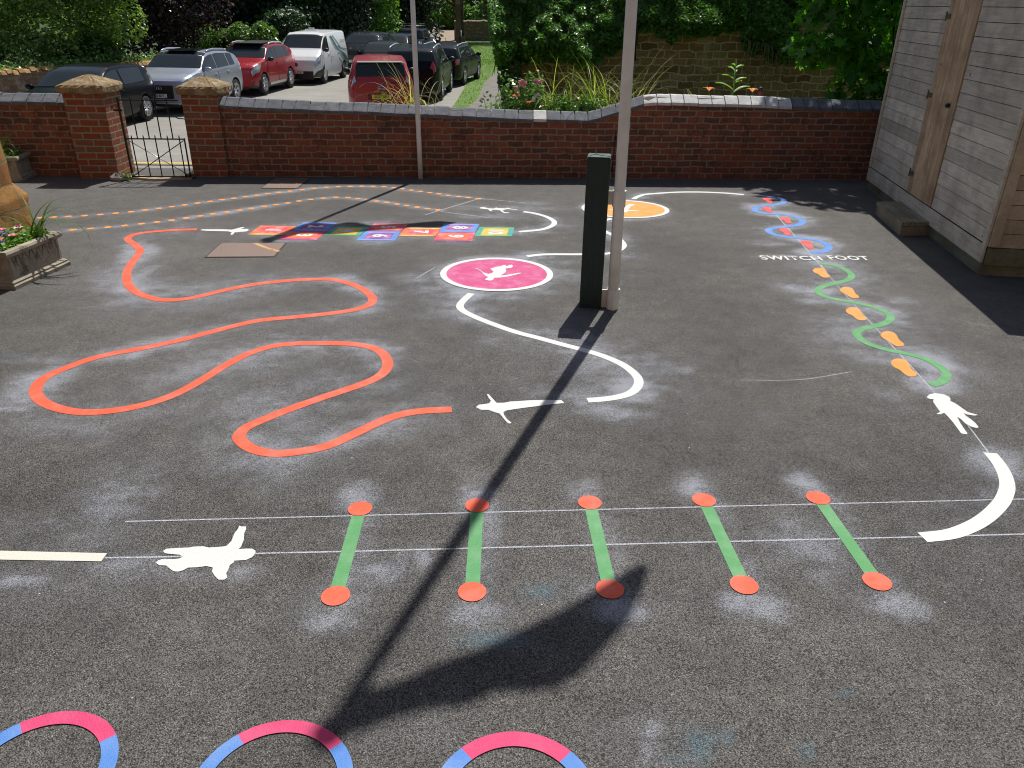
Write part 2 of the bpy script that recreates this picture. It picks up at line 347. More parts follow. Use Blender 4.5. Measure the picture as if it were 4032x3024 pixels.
def stamp(x, y, rx, amp, ry=None, ang=0, arr=None):
    arr = mask if arr is None else arr; ry = ry or rx; r = 2.6*max(rx, ry)
    i0, i1 = np.searchsorted(gx, [x-r, x+r]); j0, j1 = np.searchsorted(gy, [y-r, y+r])
    if i0 >= i1 or j0 >= j1: return
    dx = XX[j0:j1, i0:i1]-x; dy = YY[j0:j1, i0:i1]-y; c, s = math.cos(ang), math.sin(ang)
    a = (dx*c+dy*s)/rx; b_ = (-dx*s+dy*c)/ry
    v = amp*np.exp(-(a*a+b_*b_)/2)
    arr[j0:j1, i0:i1] = np.maximum(arr[j0:j1, i0:i1], v)
def spray(poly, w, amp, seed, jit=.5):
    r = np.random.default_rng(seed); ph = r.random(3)*6
    d = 0
    for k, q in enumerate(poly):
        d = k*.05; m_ = .45+.55*abs(math.sin(d*1.7+ph[0])*math.sin(d*.63+ph[1]))
        ox, oy = r.normal(0, w*.35, 2)*jit
        stamp(q[0]+ox, q[1]+oy, w*(.6+.7*m_), amp*m_)
spray(SNAKE, .10, .62, 1); spray(SNAKE[::3], .22, .42, 21); spray(WC, .10, .76, 2); spray(WC[::3], .24, .45, 22); spray(GW[::3], .22, .42, 23); spray(BW[::3], .22, .42, 24); spray(RC[::3], .2, .36, 25); spray(RC, .09, .5, 3); spray(HK, .09, .6, 4); spray(L1, .09, .6, 5); spray(TC, .09, .6, 6)
spray(GW, .095, .75, 7); spray(BW, .10, .8, 8)
for q in DA+DBB: stamp(q[0], q[1], .11, .48, .06)
for k in range(len(DA)-1):
    for t in (.33, .66): stamp(DA[k][0]*(1-t)+DA[k+1][0]*t, DA[k][1]*(1-t)+DA[k+1][1]*t, .08, .46, .045)
for k in range(len(DBB)-1):
    for t in (.33, .66): stamp(DBB[k][0]*(1-t)+DBB[k+1][0]*t, DBB[k][1]*(1-t)+DBB[k+1][1]*t, .08, .44, .045)
for a, c in zip(DT, DB):
    stamp(a[0]-.02, a[1]+.10, .075, .62, .10); stamp(c[0]+.03, c[1]-.12, .10, .6, .07)
    for t in np.linspace(0, 1, 12): stamp(a[0]+(c[0]-a[0])*t+.03, a[1]+(c[1]-a[1])*t, .075, .36)
# explicit patches of over-spray read off the photo: u, v, metres across, metres deep, strength
for u, v, rx, ry, am in [(3190,2160,.16,.16,.62),(3230,2210,.13,.12,.55),(2430,1620,.18,.08,.62),(2440,1605,.1,.1,.55),(2240,1545,.35,.09,.5),(2460,1385,.2,.07,.5),
    (1610,1965,.10,.10,.2),(470,1960,.16,.30,.5),(430,2050,.14,.12,.4),(200,2090,.20,.12,.36),(60,1610,.10,.02,.95),(100,1540,.08,.05,.55),(210,1420,.22,.05,.62),(440,1385,.12,.05,.62),
    (600,1570,.10,.10,.55),(460,1650,.14,.04,.5),(1100,1340,.12,.12,.55),(620,1540,.2,.05,.4),(1450,1700,.18,.09,.52),(1000,1750,.22,.07,.42),(1210,1235,.2,.05,.58),(1400,1240,.15,.05,.4),
    (1930,1215,.2,.08,.4),(2230,1080,.18,.12,.6),(2200,1030,.16,.1,.45),(1640,1095,.16,.10,.5),(1700,1140,.18,.10,.5),(1950,1170,.3,.06,.55),(1720,1050,.1,.1,.4),(2130,1150,.14,.06,.5),
    (1900,850,.35,.14,.5),(1975,820,.5,.12,.52),(2090,800,.16,.08,.5),(2230,880,.13,.16,.45),(1750,940,.25,.05,.35),(2400,1010,.25,.08,.42),(2500,1000,.16,.08,.3),
    (3180,1050,.26,.05,.4),(3130,1135,.12,.10,.62),(3190,1150,.12,.12,.5),(3200,1185,.10,.06,.6),(3360,1090,.12,.06,.45),(3530,1185,.14,.09,.52),(3420,1290,.12,.10,.5),(3300,1310,.12,.16,.55),
    (3500,1560,.1,.12,.35),(3660,1380,.15,.08,.5),(3490,1420,.14,.06,.62),(3740,1500,.1,.1,.5),(3560,1330,.16,.04,.35),(3450,1195,.14,.06,.38),(3060,1010,.2,.05,.6),(3030,960,.18,.06,.5),(3270,950,.16,.06,.48),
    (3000,900,.16,.05,.55),(3010,950,.12,.05,.5),(3150,860,.2,.05,.42),(3000,830,.25,.06,.4),(3290,1010,.2,.04,.42),(2990,780,.2,.06,.4),
    (2700,1460,.05,.05,.75),(2620,1520,.03,.03,.7),(2670,1550,.05,.04,.6),(2690,1570,.04,.04,.5),(3010,1640,.06,.05,.35),(2700,1590,.2,.12,.22),(2900,2250,.2,.1,.28),
    (540,2240,.16,.07,.5),(650,2270,.2,.04,.45),(960,2250,.06,.05,.5),(700,1380,.15,.03,.4),(280,1630,.2,.04,.45),(780,1560,.12,.04,.3),(560,940,.12,.05,.55),(560,1080,.06,.2,.6),(600,1130,.14,.06,.6),(500,1130,.08,.08,.5),
    (1180,930,.2,.05,.4),(1450,940,.2,.05,.4),(1000,900,.12,.06,.3),(1560,1395,.14,.3,.30),(1500,2240,.05,.03,.8),(1540,2260,.05,.05,.75),(1575,2230,.02,.06,.7),(1665,2200,.03,.05,.7),(1540,2250,.12,.09,.4),
    (1345,2400,.11,.09,.66),(1420,2360,.05,.1,.5),(2340,1950,.1,.09,.45),(2920,2370,.07,.06,.8),(3500,2370,.13,.08,.45),(2290,2310,.1,.06,.45),(1250,2390,.06,.06,.4),
    (2000,2420,.5,.2,.24),(2600,2300,.4,.25,.22),(2950,2200,.3,.2,.26),(3800,2250,.4,.25,.22),(3600,2500,.5,.3,.14),(2500,2850,.12,.12,.35),(1700,2900,.2,.1,.26),(2560,2880,.03,.05,.6),(2545,2960,.02,.04,.6),
    (200,2300,.3,.12,.3),(700,2500,.4,.2,.16),(900,1940,.5,.3,.16),(60,2290,.12,.03,.55),(1640,1560,.5,.1,.26),(2060,1510,.4,.15,.25),(3050,1850,.5,.4,.10),(2400,1800,.5,.4,.10)]:
    x, y = G(u, v); stamp(x, y, rx*1.2, am*.74, ry*1.3)
for u, v, rx, ry in [(2750,2940,.028,.05),(2800,2905,.02,.015),(2668,2985,.045,.012),(3180,2957,.02,.02),(3330,2730,.02,.01),(2860,2900,.02,.02),(60,1400,.06,.02),(2130,2330,.05,.03),(1940,2520,.1,.03)]:
    x, y = G(u, v); stamp(x, y, rx*.8, .5, ry*.8, arr=bl)
# hopscotch and circles
for u, v in [(1060,905),(1190,890),(1180,930),(1330,905),(1510,890),(1480,935),(1660,912),(1810,895),(1790,935),(1940,912)]:
    x, y = G(u, v); stamp(x, y, .22, .5, .2)
for (u, v), r_ in (((1955,1078), .46), ((2461,823), .44)):
    x, y = G(u, v)
    for k in range(36): stamp(x+r_*math.cos(k*.175), y+r_*math.sin(k*.175), .07, .5)
NF = .35*vnoise(XX*.45+40, YY+40, 9, 11)+.35*vnoise(XX*.6+40, YY+40, 22, 12)+.3*vnoise(XX+YY*.5+60, YY-XX*.4+60, 31, 13)
mask = np.clip(mask*(.22+1.05*NZ+1.3*(NF-.3)), 0, 1)
me = bpy.data.meshes.new('playground'); ny, nx = XX.shape
co = np.stack([XX.ravel(), YY.ravel(), np.zeros(nx*ny)], 1).astype('f')
me.vertices.add(nx*ny); me.vertices.foreach_set('co', co.ravel())
ii = (np.arange(ny-1)[:, None]*nx+np.arange(nx-1)[None]).ravel(); fq = np.stack([ii, ii+1, ii+nx+1, ii+nx], 1)
me.loops.add(fq.size); me.loops.foreach_set('vertex_index', fq.ravel().astype('i'))
me.polygons.add(len(fq)); me.polygons.foreach_set('loop_start', (np.arange(len(fq))*4).astype('i')); me.polygons.foreach_set('loop_total', np.full(len(fq), 4, 'i'))
me.update(calc_edges=True)
for nm, arr in (('spray', mask), ('bluespray', bl)):
    at = me.attributes.new(nm, 'FLOAT', 'POINT'); at.data.foreach_set('value', arr.ravel().astype('f'))
am, nt, b = newmat('playground_asphalt'); p = wpos(nt)
vo = N(nt, 'ShaderNodeTexVoronoi', feature='F1'); vo.inputs['Scale'].default_value = 225; nt.links.new(p, vo.inputs['Vector'])
vo.inputs['Randomness'].default_value = 1
grain = ramp(nt, vo.outputs['Color'], [(.0, (.062, .061, .059)), (.35, (.122, .116, .107)), (.8, (.215, .204, .188)), (1, (.36, .345, .32))])
col = mix(nt, ramp(nt, vo.outputs['Distance'], [(.45, 0), (.8, .85)]), grain, (.020, .020, .021))
large = ramp(nt, noise(nt, p, .55, 6, .6), [(.3, .70), (.7, 1.28)]); col = mix(nt, 1., col, large, 'MULTIPLY')
mid = ramp(nt, noise(nt, p, 6, 6, .65), [(.3, .80), (.7, 1.18)]); col = mix(nt, 1., col, mid, 'MULTIPLY')
# the colour grows lighter and less grainy towards the brick wall
sy = N(nt, 'ShaderNodeSeparateXYZ'); nt.links.new(p, sy.inputs[0])
far = N(nt, 'ShaderNodeMapRange'); far.inputs[1].default_value = 3.; far.inputs[2].default_value = 9.5; nt.links.new(sy.outputs[1], far.inputs[0])
col = mix(nt, math_(nt, 'MULTIPLY', far.outputs[0], .30), col, (.19, .182, .172))
a1 = N(nt, 'ShaderNodeAttribute', attribute_name='spray'); a2 = N(nt, 'ShaderNodeAttribute', attribute_name='bluespray')
gn = noise(nt, p, 240, 3, .75); gn2 = noise(nt, p, 45, 4, .6)
v2 = N(nt, 'ShaderNodeTexVoronoi'); v2.inputs['Scale'].default_value = 260; nt.links.new(p, v2.inputs['Vector']); rr_ = N(nt, 'ShaderNodeSeparateColor'); nt.links.new(v2.outputs['Color'], rr_.inputs[0])
th = math_(nt, 'SUBTRACT', math_(nt, 'MULTIPLY', a1.outputs['Fac'], 1.15), math_(nt, 'ADD', math_(nt, 'MULTIPLY', rr_.outputs[0], .62), math_(nt, 'MULTIPLY', gn, .35)))
th = math_(nt, 'ADD', math_(nt, 'MULTIPLY', th, 3.2), .25); th = math_(nt, 'MULTIPLY', th, 1., True)
th = math_(nt, 'MULTIPLY', th, math_(nt, 'MULTIPLY', a1.outputs['Fac'], 3., True))
col = mix(nt, math_(nt, 'MULTIPLY', math_(nt, 'POWER', a1.outputs['Fac'], 1.5), .36), col, (.45, .48, .56))
col = mix(nt, math_(nt, 'MULTIPLY', th, .38), col, (.55, .58, .66))
tb = math_(nt, 'MULTIPLY', a2.outputs['Fac'], math_(nt, 'GREATER_THAN', gn, .5)); col = mix(nt, tb, col, (.10, .28, .38))
# stray specks of dried paint
sp = N(nt, 'ShaderNodeTexVoronoi'); sp.inputs['Scale'].default_value = 7; nt.links.new(p, sp.inputs['Vector'])
col = mix(nt, ramp(nt, sp.outputs['Distance'], [(.018, 1), (.03, 0)]), col, (.6, .6, .58))
nt.links.new(col, b.inputs['Base Color']); b.inputs['Roughness'].default_value = .9; b.inputs['Specular IOR Level'].default_value = .15
bump(nt, b, math_(nt, 'SUBTRACT', 1., vo.outputs['Distance']), .75, .006)
tag(link('playground', me, am), kind='structure')

# ------------------------------------------------------------------ painted markings
def ribbon(mb, pts, w, z=.002):
    P = [np.array(q) for q in pts]; vs = []
    for i, q in enumerate(P):
        t = P[min(i+1, len(P)-1)]-P[max(i-1, 0)]; t /= np.linalg.norm(t); nrm = np.array([-t[1], t[0]])*w/2
        vs += [(*(q+nrm), z), (*(q-nrm), z)]
    mb.add(vs, [(2*i, 2*i+1, 2*i+3, 2*i+2) for i in range(len(P)-1)])
def mark(name, pts, w, mat, label, cat='ground marking', group=None):
    mb = MB(); ribbon(mb, pts, w); return tag(mb.build(name, mat, fix=False), label, cat, group)
def poly(name, pts, mat, z=.0025, parent=None):
    mb = MB(); mb.add([(x, y, z) for x, y in pts], [tuple(range(len(pts)))]); o = mb.build(name, mat, parent, fix=False)
    if o.data.polygons[0].normal.z < 0: o.data.flip_normals()
    return o
def disc(mb, c, r, z=.002, n=40, ry=None):
    mb.add([(c[0]+r*math.cos(2*math.pi*k/n), c[1]+(ry or r)*math.sin(2*math.pi*k/n), z) for k in range(n)], [tuple(range(n))])
mark('winding_line', SNAKE, .066, M['p_orange'], 'long orange-red winding line looping back and forth over the left half of the asphalt')
mark('curved_line', WC, .056, M['p_white'], 'white S-shaped line running from the pink circle past the green post')
mark('curved_line', RC, .066, M['p_white'], 'thick white hooked curve at the right edge beside the green bars')
mark('curved_line', HK, .056, M['p_white'], 'small white hooked curve between the hopscotch end and the running figure')
mark('curved_line', L1, .056, M['p_white'], 'white bent line linking the pink circle with the orange circle behind the post')
mark('curved_line', TC, .06, M['p_white'], 'white arching line from the orange circle towards the blue wave')
mark('wavy_line', GW, .056, M['p_green'], 'green wavy line weaving between the orange footprints', group='wavy balance lines')
mark('wavy_line', BW, .07, M['p_blue'], 'blue wavy line weaving between the red footprints by the shed', group='wavy balance lines')
tag(poly('straight_line', gp([(-160,2168),(0,2170),(422,2180),(399,2212),(0,2205),(-160,2202)]), M['p_cream']), 'short cream-white straight line ending before the lying white figure', 'ground marking')
def text_mesh(s, size, loc, rz=0, sx=1., off=0., align='CENTER', rot=None, name='text', spacing=1., ext=0., mat=None, parent=None, word=1.):
    cu = bpy.data.curves.new(name, 'FONT'); cu.body = s; cu.size = size; cu.align_x = align; cu.align_y = 'CENTER'; cu.offset = off; cu.space_character = spacing
    cu.space_word = word; cu.extrude = ext; cu.resolution_u = 4
    o = bpy.data.objects.new(name, cu); COL.objects.link(o)
    dg = bpy.context.evaluated_depsgraph_get(); me = bpy.data.meshes.new_from_object(o.evaluated_get(dg))
    bpy.data.objects.remove(o); bpy.data.curves.remove(cu)
    me.transform(Matrix.Diagonal((sx, 1, 1, 1)))
    me.transform((rot.to_4x4() if rot is not None else Matrix.Rotation(rz, 4, 'Z')))
    me.transform(Matrix.Translation(loc)); me.materials.clear(); me.name = name
    return link(name, me, mat, parent)
# footprints
def foot_group(Z, shape, cents, mat, lab, grp):
    base = zp(Z, shape); c0 = np.mean(base, 0)
    rel = [np.array(q)-c0 for q in base]; rel = catmull([tuple(q) for q in rel]+[tuple(rel[0])], 4)[:-1]
    for c, l in zip(cents, lab):
        x, y = zp(Z, [c])[0]
        mb = MB(); mb.add([(q[0], q[1], .0022) for q in rel], [tuple(range(len(rel)))]); o = mb.build('footprint_marking', mat, fix=False)
        if o.data.polygons[0].normal.z < 0: o.data.flip_normals()
        o.location = (x, y, 0); tag(o, l, 'footprint', grp)
osh = [(1387,685),(1400,662),(1430,653),(1470,660),(1495,680),(1508,705),(1520,722),(1548,745),(1545,760),(1520,766),(1490,760),(1460,740),(1440,722),(1410,708)]
nth = ['nearest the SWITCH FOOT lettering', 'second from the SWITCH FOOT lettering', 'third from the SWITCH FOOT lettering', 'fourth from the SWITCH FOOT lettering', 'farthest from the SWITCH FOOT lettering']
foot_group(Z3, osh, [(955,119),(1129,243),(1171,375),(1396,531),(1468,710)], M['p_dot'], ['orange footprint beside the green wave, '+n for n in nth], 'orange footprints')
rsh = [(535,455),(545,443),(580,440),(610,447),(630,465),(638,490),(650,502),(640,508),(610,508),(590,500),(575,482),(545,468)]
foot_group(ZF, rsh, [(262,103),(258,183),(414,270),(409,365),(592,475)], M['p_red'], ['red footprint beside the blue wave, '+n for n in nth[::-1]], 'red footprints')
me_ = text_mesh('SWITCH', .158, (0, 0, 0), sx=1.30, off=.0035, align='LEFT', name='lettering', spacing=1.10, mat=M['p_white'])
x0, y0 = G(2993, 1015.5); x1, y1 = G(3230, 1016.5); x2, _ = G(3264, 1018); x3, y3 = G(3419, 1018)
def fitx(o, xa, xb, y, yh):
    n = len(o.data.vertices); a = np.zeros(n*3, 'f'); o.data.vertices.foreach_get('co', a); a = a.reshape(-1, 3)
    lo, hi = a.min(0), a.max(0); a[:, 0] = xa+(a[:, 0]-lo[0])/(hi[0]-lo[0])*(xb-xa); a[:, 1] = y+((a[:, 1]-lo[1])/(hi[1]-lo[1])-.5)*yh; a[:, 2] = .0045
    o.data.vertices.foreach_set('co', a.ravel()); o.data.update()
let = empty('switch_foot_lettering', (0, 0, 0), label='white capital letters SWITCH FOOT painted on the asphalt between the blue and green waves', cat='painted words')
yh = G(3200, 1006.5)[1]-G(3200, 1023)[1]
me_.name = 'word'; me_.parent = let; fitx(me_, x0, x1, y0, yh)
w2 = text_mesh('FOOT', .158, (0, 0, 0), sx=1.3, off=.0035, align='LEFT', name='word', spacing=1.1, mat=M['p_white'], parent=let); fitx(w2, x2, x3, y3, yh)
# balance bars
bl_lab = ['leftmost', 'second from the left', 'middle', 'second from the right', 'rightmost']
for a, c, l in zip(DT, DB, bl_lab):
    e = empty('bar_marking', (0, 0, 0), label=f'green painted bar with orange-red end discs, {l} of the five', cat='ground marking', group='green bars with orange discs')
    mb = MB(); ribbon(mb, [a, c], .056); mb.build('bar', M['p_green'], e, fix=False)
    for q, r_ in ((a, .053), (c, .054)):
        mb = MB(); disc(mb, q, r_, .0035); mb.build('disc', M['p_orange'], e, fix=False)
# hoops at the bottom
def arc(mb, c, r0, r1, a0, a1, z, n=48):
    vs = []
    for k in range(n+1):
        a = a0+(a1-a0)*k/n; vs += [(c[0]+r0*math.cos(a), c[1]+r0*math.sin(a), z), (c[0]+r1*math.cos(a), c[1]+r1*math.sin(a), z)]
    mb.add(vs, [(2*k, 2*k+1, 2*k+3, 2*k+2) for k in range(n)])
for c, ri, ro, pl, pr, l in [((-1.354,1.48),.1775,.225,(-1.489,1.654),(-1.177,1.625),'leftmost'),((-.6655,1.451),.1868,.2312,(-.815,1.628),(-.494,1.607),'middle'),((.024,1.411),.189,.241,(-.134,1.588),(.19,1.584),'rightmost')]:
    e = empty('hoop_marking', (0, 0, 0), label=f'blue painted ring with a pink arc, {l} of the three at the bottom', cat='ground marking', group='blue and pink rings')
    al = math.atan2(pl[1]-c[1], pl[0]-c[0]); ar = math.atan2(pr[1]-c[1], pr[0]-c[0])
    mb = MB(); arc(mb, c, ri, ro, ar, al, .004); mb.build('pink_arc', M['p_pink'], e, fix=False)
    mb = MB(); arc(mb, c, ri, ro, al, ar+2*math.pi, .004, 70); mb.build('blue_arc', M['p_blue'], e, fix=False)
# circles
def circ_mark(c, ro, ri, mi, sil, lab):
    e = empty('circle_marking', (0, 0, 0), label=lab, cat='ground marking')
    mb = MB(); arc(mb, c, ri[0], ro[0], 0, 2*math.pi, .004, 80)
    o = mb.build('ring', M['p_white'], e, fix=False); mb = MB(); disc(mb, c, ri[0]+.001, .003, 80); o2 = mb.build('disc', mi, e, fix=False)
    for q in (o, o2):
        for v in q.data.vertices: v.co.y = c[1]+(v.co.y-c[1])*ro[1]/ro[0]
    poly('figure', sil, M['p_white'], .0045, e)
silp = [(690,318),(735,325),(790,355),(850,395),(915,412),(960,400),(1000,380),(945,328),(1040,298),(1130,285),(1150,268),(1190,268),(1205,290),(1250,268),(1290,262),(1308,278),(1300,305),(1265,318),(1185,325),(1200,350),(1195,380),(1160,405),(1110,440),(1200,430),(1300,412),(1400,392),(1455,395),(1440,402),(1330,430),(1220,455),(1110,470),(1000,475),(1003,495),(975,515),(930,520),(885,512),(855,505),(880,480),(915,462),(870,445),(845,420),(810,380),(760,345)]
circ_mark((-.138,6.10), (.463,.436), (.412,), M['p_circle'], zp(ZP, silp), 'pink painted disc with white rim and a white leaping figure inside')
silo = [(880,500),(940,500),(1008,502),(1012,485),(1030,468),(1050,455),(1080,453),(1108,460),(1095,467),(1072,470),(1062,488),(1045,506),(1100,507),(1155,510),(1100,514),(1045,516),(1035,526),(1010,526),(1008,508),(940,504),(880,503)]
circ_mark((1.203,8.395), (.475,.41), (.425,), M['p_circo'], zp(ZC, silo), 'orange painted disc with white rim behind the green post')
# figures
def fig(Z, pts, lab):
    o = poly('figure_marking', zp(Z, pts), M['p_white']); return tag(o, lab, 'painted figure', 'white painted figures')
fig(Z4, [(1590,310),(1590,325),(1570,350),(1530,368),(1490,370),(1455,372),(1458,380),(1430,400),(1422,425),(1408,450),(1415,478),(1395,490),(1360,490),(1335,465),(1320,440),(1325,415),(1285,405),(1230,413),(1170,415),(1140,432),(1110,440),(1080,438),(1055,420),(1035,402),(990,400),(970,385),(985,370),(1010,362),(1080,362),(1110,360),(1138,348),(1120,335),(1060,330),(1025,325),(1015,312),(1035,298),(1100,293),(1180,290),(1200,285),(1265,282),(1300,290),(1380,285),(1410,280),(1440,250),(1460,200),(1480,175),(1490,153),(1503,160),(1530,158),(1532,175),(1520,200),(1518,240),(1500,285),(1485,300),(1530,297),(1570,297)], 'large stocky white figure with raised arm, beside the leftmost green bar')
fig(Z2, [(907,955),(925,940),(970,935),(990,930),(1000,915),(985,895),(975,875),(985,873),(1005,895),(1035,928),(1080,928),(1120,920),(1160,918),(1250,912),(1350,910),(1440,912),(1458,930),(1430,932),(1350,940),(1280,950),(1200,960),(1100,975),(1078,985),(1080,1000),(1100,1030),(1128,1052),(1118,1058),(1100,1050),(1075,1020),(1055,995),(1020,985),(985,972),(940,972)], 'slim white figure with arms spread, crossed by the pole shadow')
fig(Z3, [(1605,893),(1625,875),(1660,868),(1710,875),(1745,890),(1755,905),(1750,915),(1790,935),(1825,960),(1860,985),(1925,1003),(1905,1008),(1855,1000),(1835,990),(1850,1010),(1880,1030),(1910,1055),(1930,1080),(1915,1085),(1880,1075),(1845,1055),(1820,1030),(1795,1015),(1810,1045),(1835,1085),(1860,1118),(1850,1124),(1820,1118),(1800,1090),(1770,1050),(1740,1015),(1715,990),(1690,1000),(1665,997),(1690,985),(1665,950),(1645,920),(1650,905),(1625,905)], 'white walking figure with two legs apart, below the green wave')
fig(ZA, [(1745,680),(1760,672),(1850,672),(1950,672),(2020,675),(2060,665),(2110,652),(2132,655),(2100,668),(2155,668),(2170,678),(2150,690),(2090,695),(2040,700),(2035,715),(2015,720),(2005,715),(2020,700),(1990,690),(1900,688),(1800,685)], 'small white lying figure between the orange line and hopscotch square one')
fig(ZH2, [(1540,60),(1570,50),(1620,55),(1640,65),(1720,70),(1760,52),(1755,65),(1780,62),(1860,68),(1890,58),(1950,75),(2015,78),(2010,84),(1950,82),(1890,75),(1850,85),(1830,95),(1850,112),(1920,120),(1900,126),(1845,126),(1820,110),(1790,90),(1740,85),(1700,85),(1690,105),(1670,100),(1650,80),(1600,75),(1550,68)], 'small white running figure at the end of the orange dots')
# dots
def dots(pts, lab):
    for x, y in pts:
        mb = MB(); disc(mb, (0, 0), .034, .0022, 20); o = mb.build('dot_marking', M['p_dot'], fix=False); o.location = (x, y, 0); tag(o, lab, 'painted dot', lab+'s')
dots(DA, 'small orange dot in the far row below the brick wall'); dots(DBB, 'small orange dot in the near row above the hopscotch')
# hopscotch
hs = empty('hopscotch', (0, 0, 0), label='multicoloured hopscotch grid with white numbers 1 to 10', cat='hopscotch')
cells = [('1', ZH1, [(465,328),(985,335),(810,465),(280,458)], 'p_hred', ('p_hor', 'p_hor', 'p_yel', 'p_hor')),
 ('2', ZH1, [(1085,283),(1580,287),(1430,404),(915,400)], 'p_purple', ('p_pblue', 'p_blue', 'p_pblue', 'p_blue')),
 ('3', ZH1, [(905,405),(1430,407),(1275,538),(730,530)], 'p_hor', ('p_mag', 'p_hred', 'p_mag', 'p_hred')),
 ('4', ZH1, [(1560,345),(2050,348),(1900,475),(1365,468)], 'p_yel', ('p_lgreen', 'p_teal', 'p_lgreen', 'p_teal')),
 ('5', ZH2, [(235,252),(665,258),(560,352),(130,349)], 'p_hor', ('p_mag', 'p_hred', 'p_mag', 'p_hred')),
 ('6', ZH2, [(125,353),(562,355),(490,468),(5,465)], 'p_purple', ('p_pblue', 'p_blue', 'p_pblue', 'p_blue')),
 ('7', ZH2, [(625,305),(1068,312),(990,415),(533,412)], 'p_hred', ('p_yel', 'p_hor', 'p_yel', 'p_hor')),
 ('8', ZH2, [(1100,258),(1545,262),(1490,358),(1038,358)], 'p_purple', ('p_pblue', 'p_blue', 'p_pblue', 'p_blue')),
 ('9', ZH2, [(1040,361),(1490,363),(1452,475),(968,468)], 'p_hor', ('p_mag', 'p_hred', 'p_mag', 'p_hred')),
 ('10', ZH2, [(1540,303),(1978,305),(1945,415),(1475,415)], 'p_yel', ('p_lgreen', 'p_teal', 'p_lgreen', 'p_teal'))]
for s, Z, q, mi, mo in cells:
    c = [np.array(v) for v in zp(Z, q)]; ce = sum(c)/4; inn = [ce+(v-ce)*.70 for v in c]
    o = poly('square', inn, M[mi], .003, hs)
    mb = MB()
    me = bpy.data.meshes.new('border'); vs = [(*v, .0025) for v in c]+[(*v, .0025) for v in inn]
    me.from_pydata(vs, [], [(3, 7, 4, 0)[::-1] if 0 else (0, 4, 5, 1), (1, 5, 6, 2), (2, 6, 7, 3), (3, 7, 4, 0)])
    for k in mo: me.materials.append(M[k])
    for k, f_ in enumerate(me.polygons): f_.material_index = k
    if me.polygons[0].normal.z < 0: me.flip_normals()
    link('border', me, None, o)
    text_mesh(s, .19, (ce[0], ce[1], .0045), rz=-math.pi/2, sx=1., off=.009, name='number', mat=M['p_white'], parent=o)
# chalk construction lines
cm, nt, b = newmat('chalk_line'); p = wpos(nt); b.inputs['Base Color'].default_value = (.62, .65, .72, 1); b.inputs['Roughness'].default_value = .9
tr = N(nt, 'ShaderNodeBsdfTransparent'); ms = N(nt, 'ShaderNodeMixShader'); nt.links.new(ramp(nt, noise(nt, p, 200, 3, .7), [(.38, .15), (.6, .95)]), ms.inputs[0])
nt.links.new(tr.outputs[0], ms.inputs[1]); nt.links.new(b.outputs[0], ms.inputs[2]); nt.links.new(ms.outputs[0], nt.nodes['Material Output'].inputs[0])
for pts, w, lab in [([(494,2054),(1400,2031),(2700,1998),(4050,1965)], .0075, 'thin chalk line through the upper discs of the green bars'),
    ([(411,2197),(696,2192),(1013,2180),(1400,2171),(2100,2153),(2632,2138.6),(3619,2114.5),(4050,2103)], .0085, 'thin chalk line through the middle of the green bars'),
    ([(3046,835),(3184,991),(3306,1135)], .012, 'thin chalk line running through the red footprints'),
    ([(3202,1000),(3306,1135),(3613,1471),(3683,1551)], .008, 'thin chalk line running through the orange footprints'),
    ([(3800,1660),(3893,1784)], .008, 'short chalk line between the walking figure and the white hooked curve'),
    ([(1674,846),(1884,783)], .016, 'thin chalk line crossing the ends of both dotted rows'),
    ([(1735,833),(1948,860)], .012, 'thin chalk line below the small running figure'),
    ([(1904,783),(2076,800)], .012, 'thin chalk line above the small running figure'),
    ([(2920,1497),(3150,1495),(3354,1464)], .006, 'faint scribbled chalk stroke right of the white S-shaped line'),
    ([(1640,1095),(1715,1052)], .010, 'faint dashed chalk stroke left of the pink disc')]:
    mb = MB(); ribbon(mb, catmull([G(*q) for q in pts], 10), w, .0012); tag(mb.build('chalk_line', cm, fix=False), lab, 'chalk line')

# ------------------------------------------------------------------ walls, piers, gate
M['brick'] = brickmat('old_red_brick', (.41, .135, .072), (.30, .105, .065), (.34, .285, .215), .21, .0755, .010, .010, stain=((.06, .045, .035), 5.5, .52, .6), patch=((.36, .10, .045), 1.3, .55, .35), third=(.17, .085, .062), spot=(.42, .40, .34), bstr=1.)
M['pierbrick'] = brickmat('pier_brick', (.42, .12, .05), (.33, .085, .042), (.36, .30, .22), .225, .0765, .011, .003, stain=((.16, .11, .08), 3.5, .55, .6), third=(.28, .16, .11), bstr=.9)
def stainstone(name, c, d, sc=6):
    return simple(name, c, .9, 0, .3, sc, .7, 45, .2, 0, (d, sc*2, .52), .012)
M['cap'] = stainstone('lichen_capstone', (.27, .19, .10), (.40, .34, .24), 7)
M['coping'] = simple('blue_brick_coping', (.135, .145, .165), .75, 0, .3, 9, .7, 70, .3, 0, ((.24, .24, .245), 14, .58), .012)
M['coping_w'] = simple('limewashed_coping', (.62, .62, .60), .85, 0, .2, 7, .8, 60, .3, 0, ((.24, .24, .25), 11, .60), .012)
def wy(x): return 9.97+.04*x
prof_r = [(-3.66,.825,.93),(-3.16,.796,.909),(-1.23,.739,.853),(-.1,.697,.804),(.93,.679,.792),(1.62,.90,.997),(3.0,.875,.981),(4.55,.834,.956),(5.6,.82,.94)]
prof_l = [(-9,.86,.96),(-6.15,.842,.94),(-5.3,.832,.925)]
def interp(pr, x, k):
    for a, c in zip(pr, pr[1:]):
        if x <= c[0]: return a[k]+(c[k]-a[k])*(x-a[0])/(c[0]-a[0])
    return pr[-1][k]
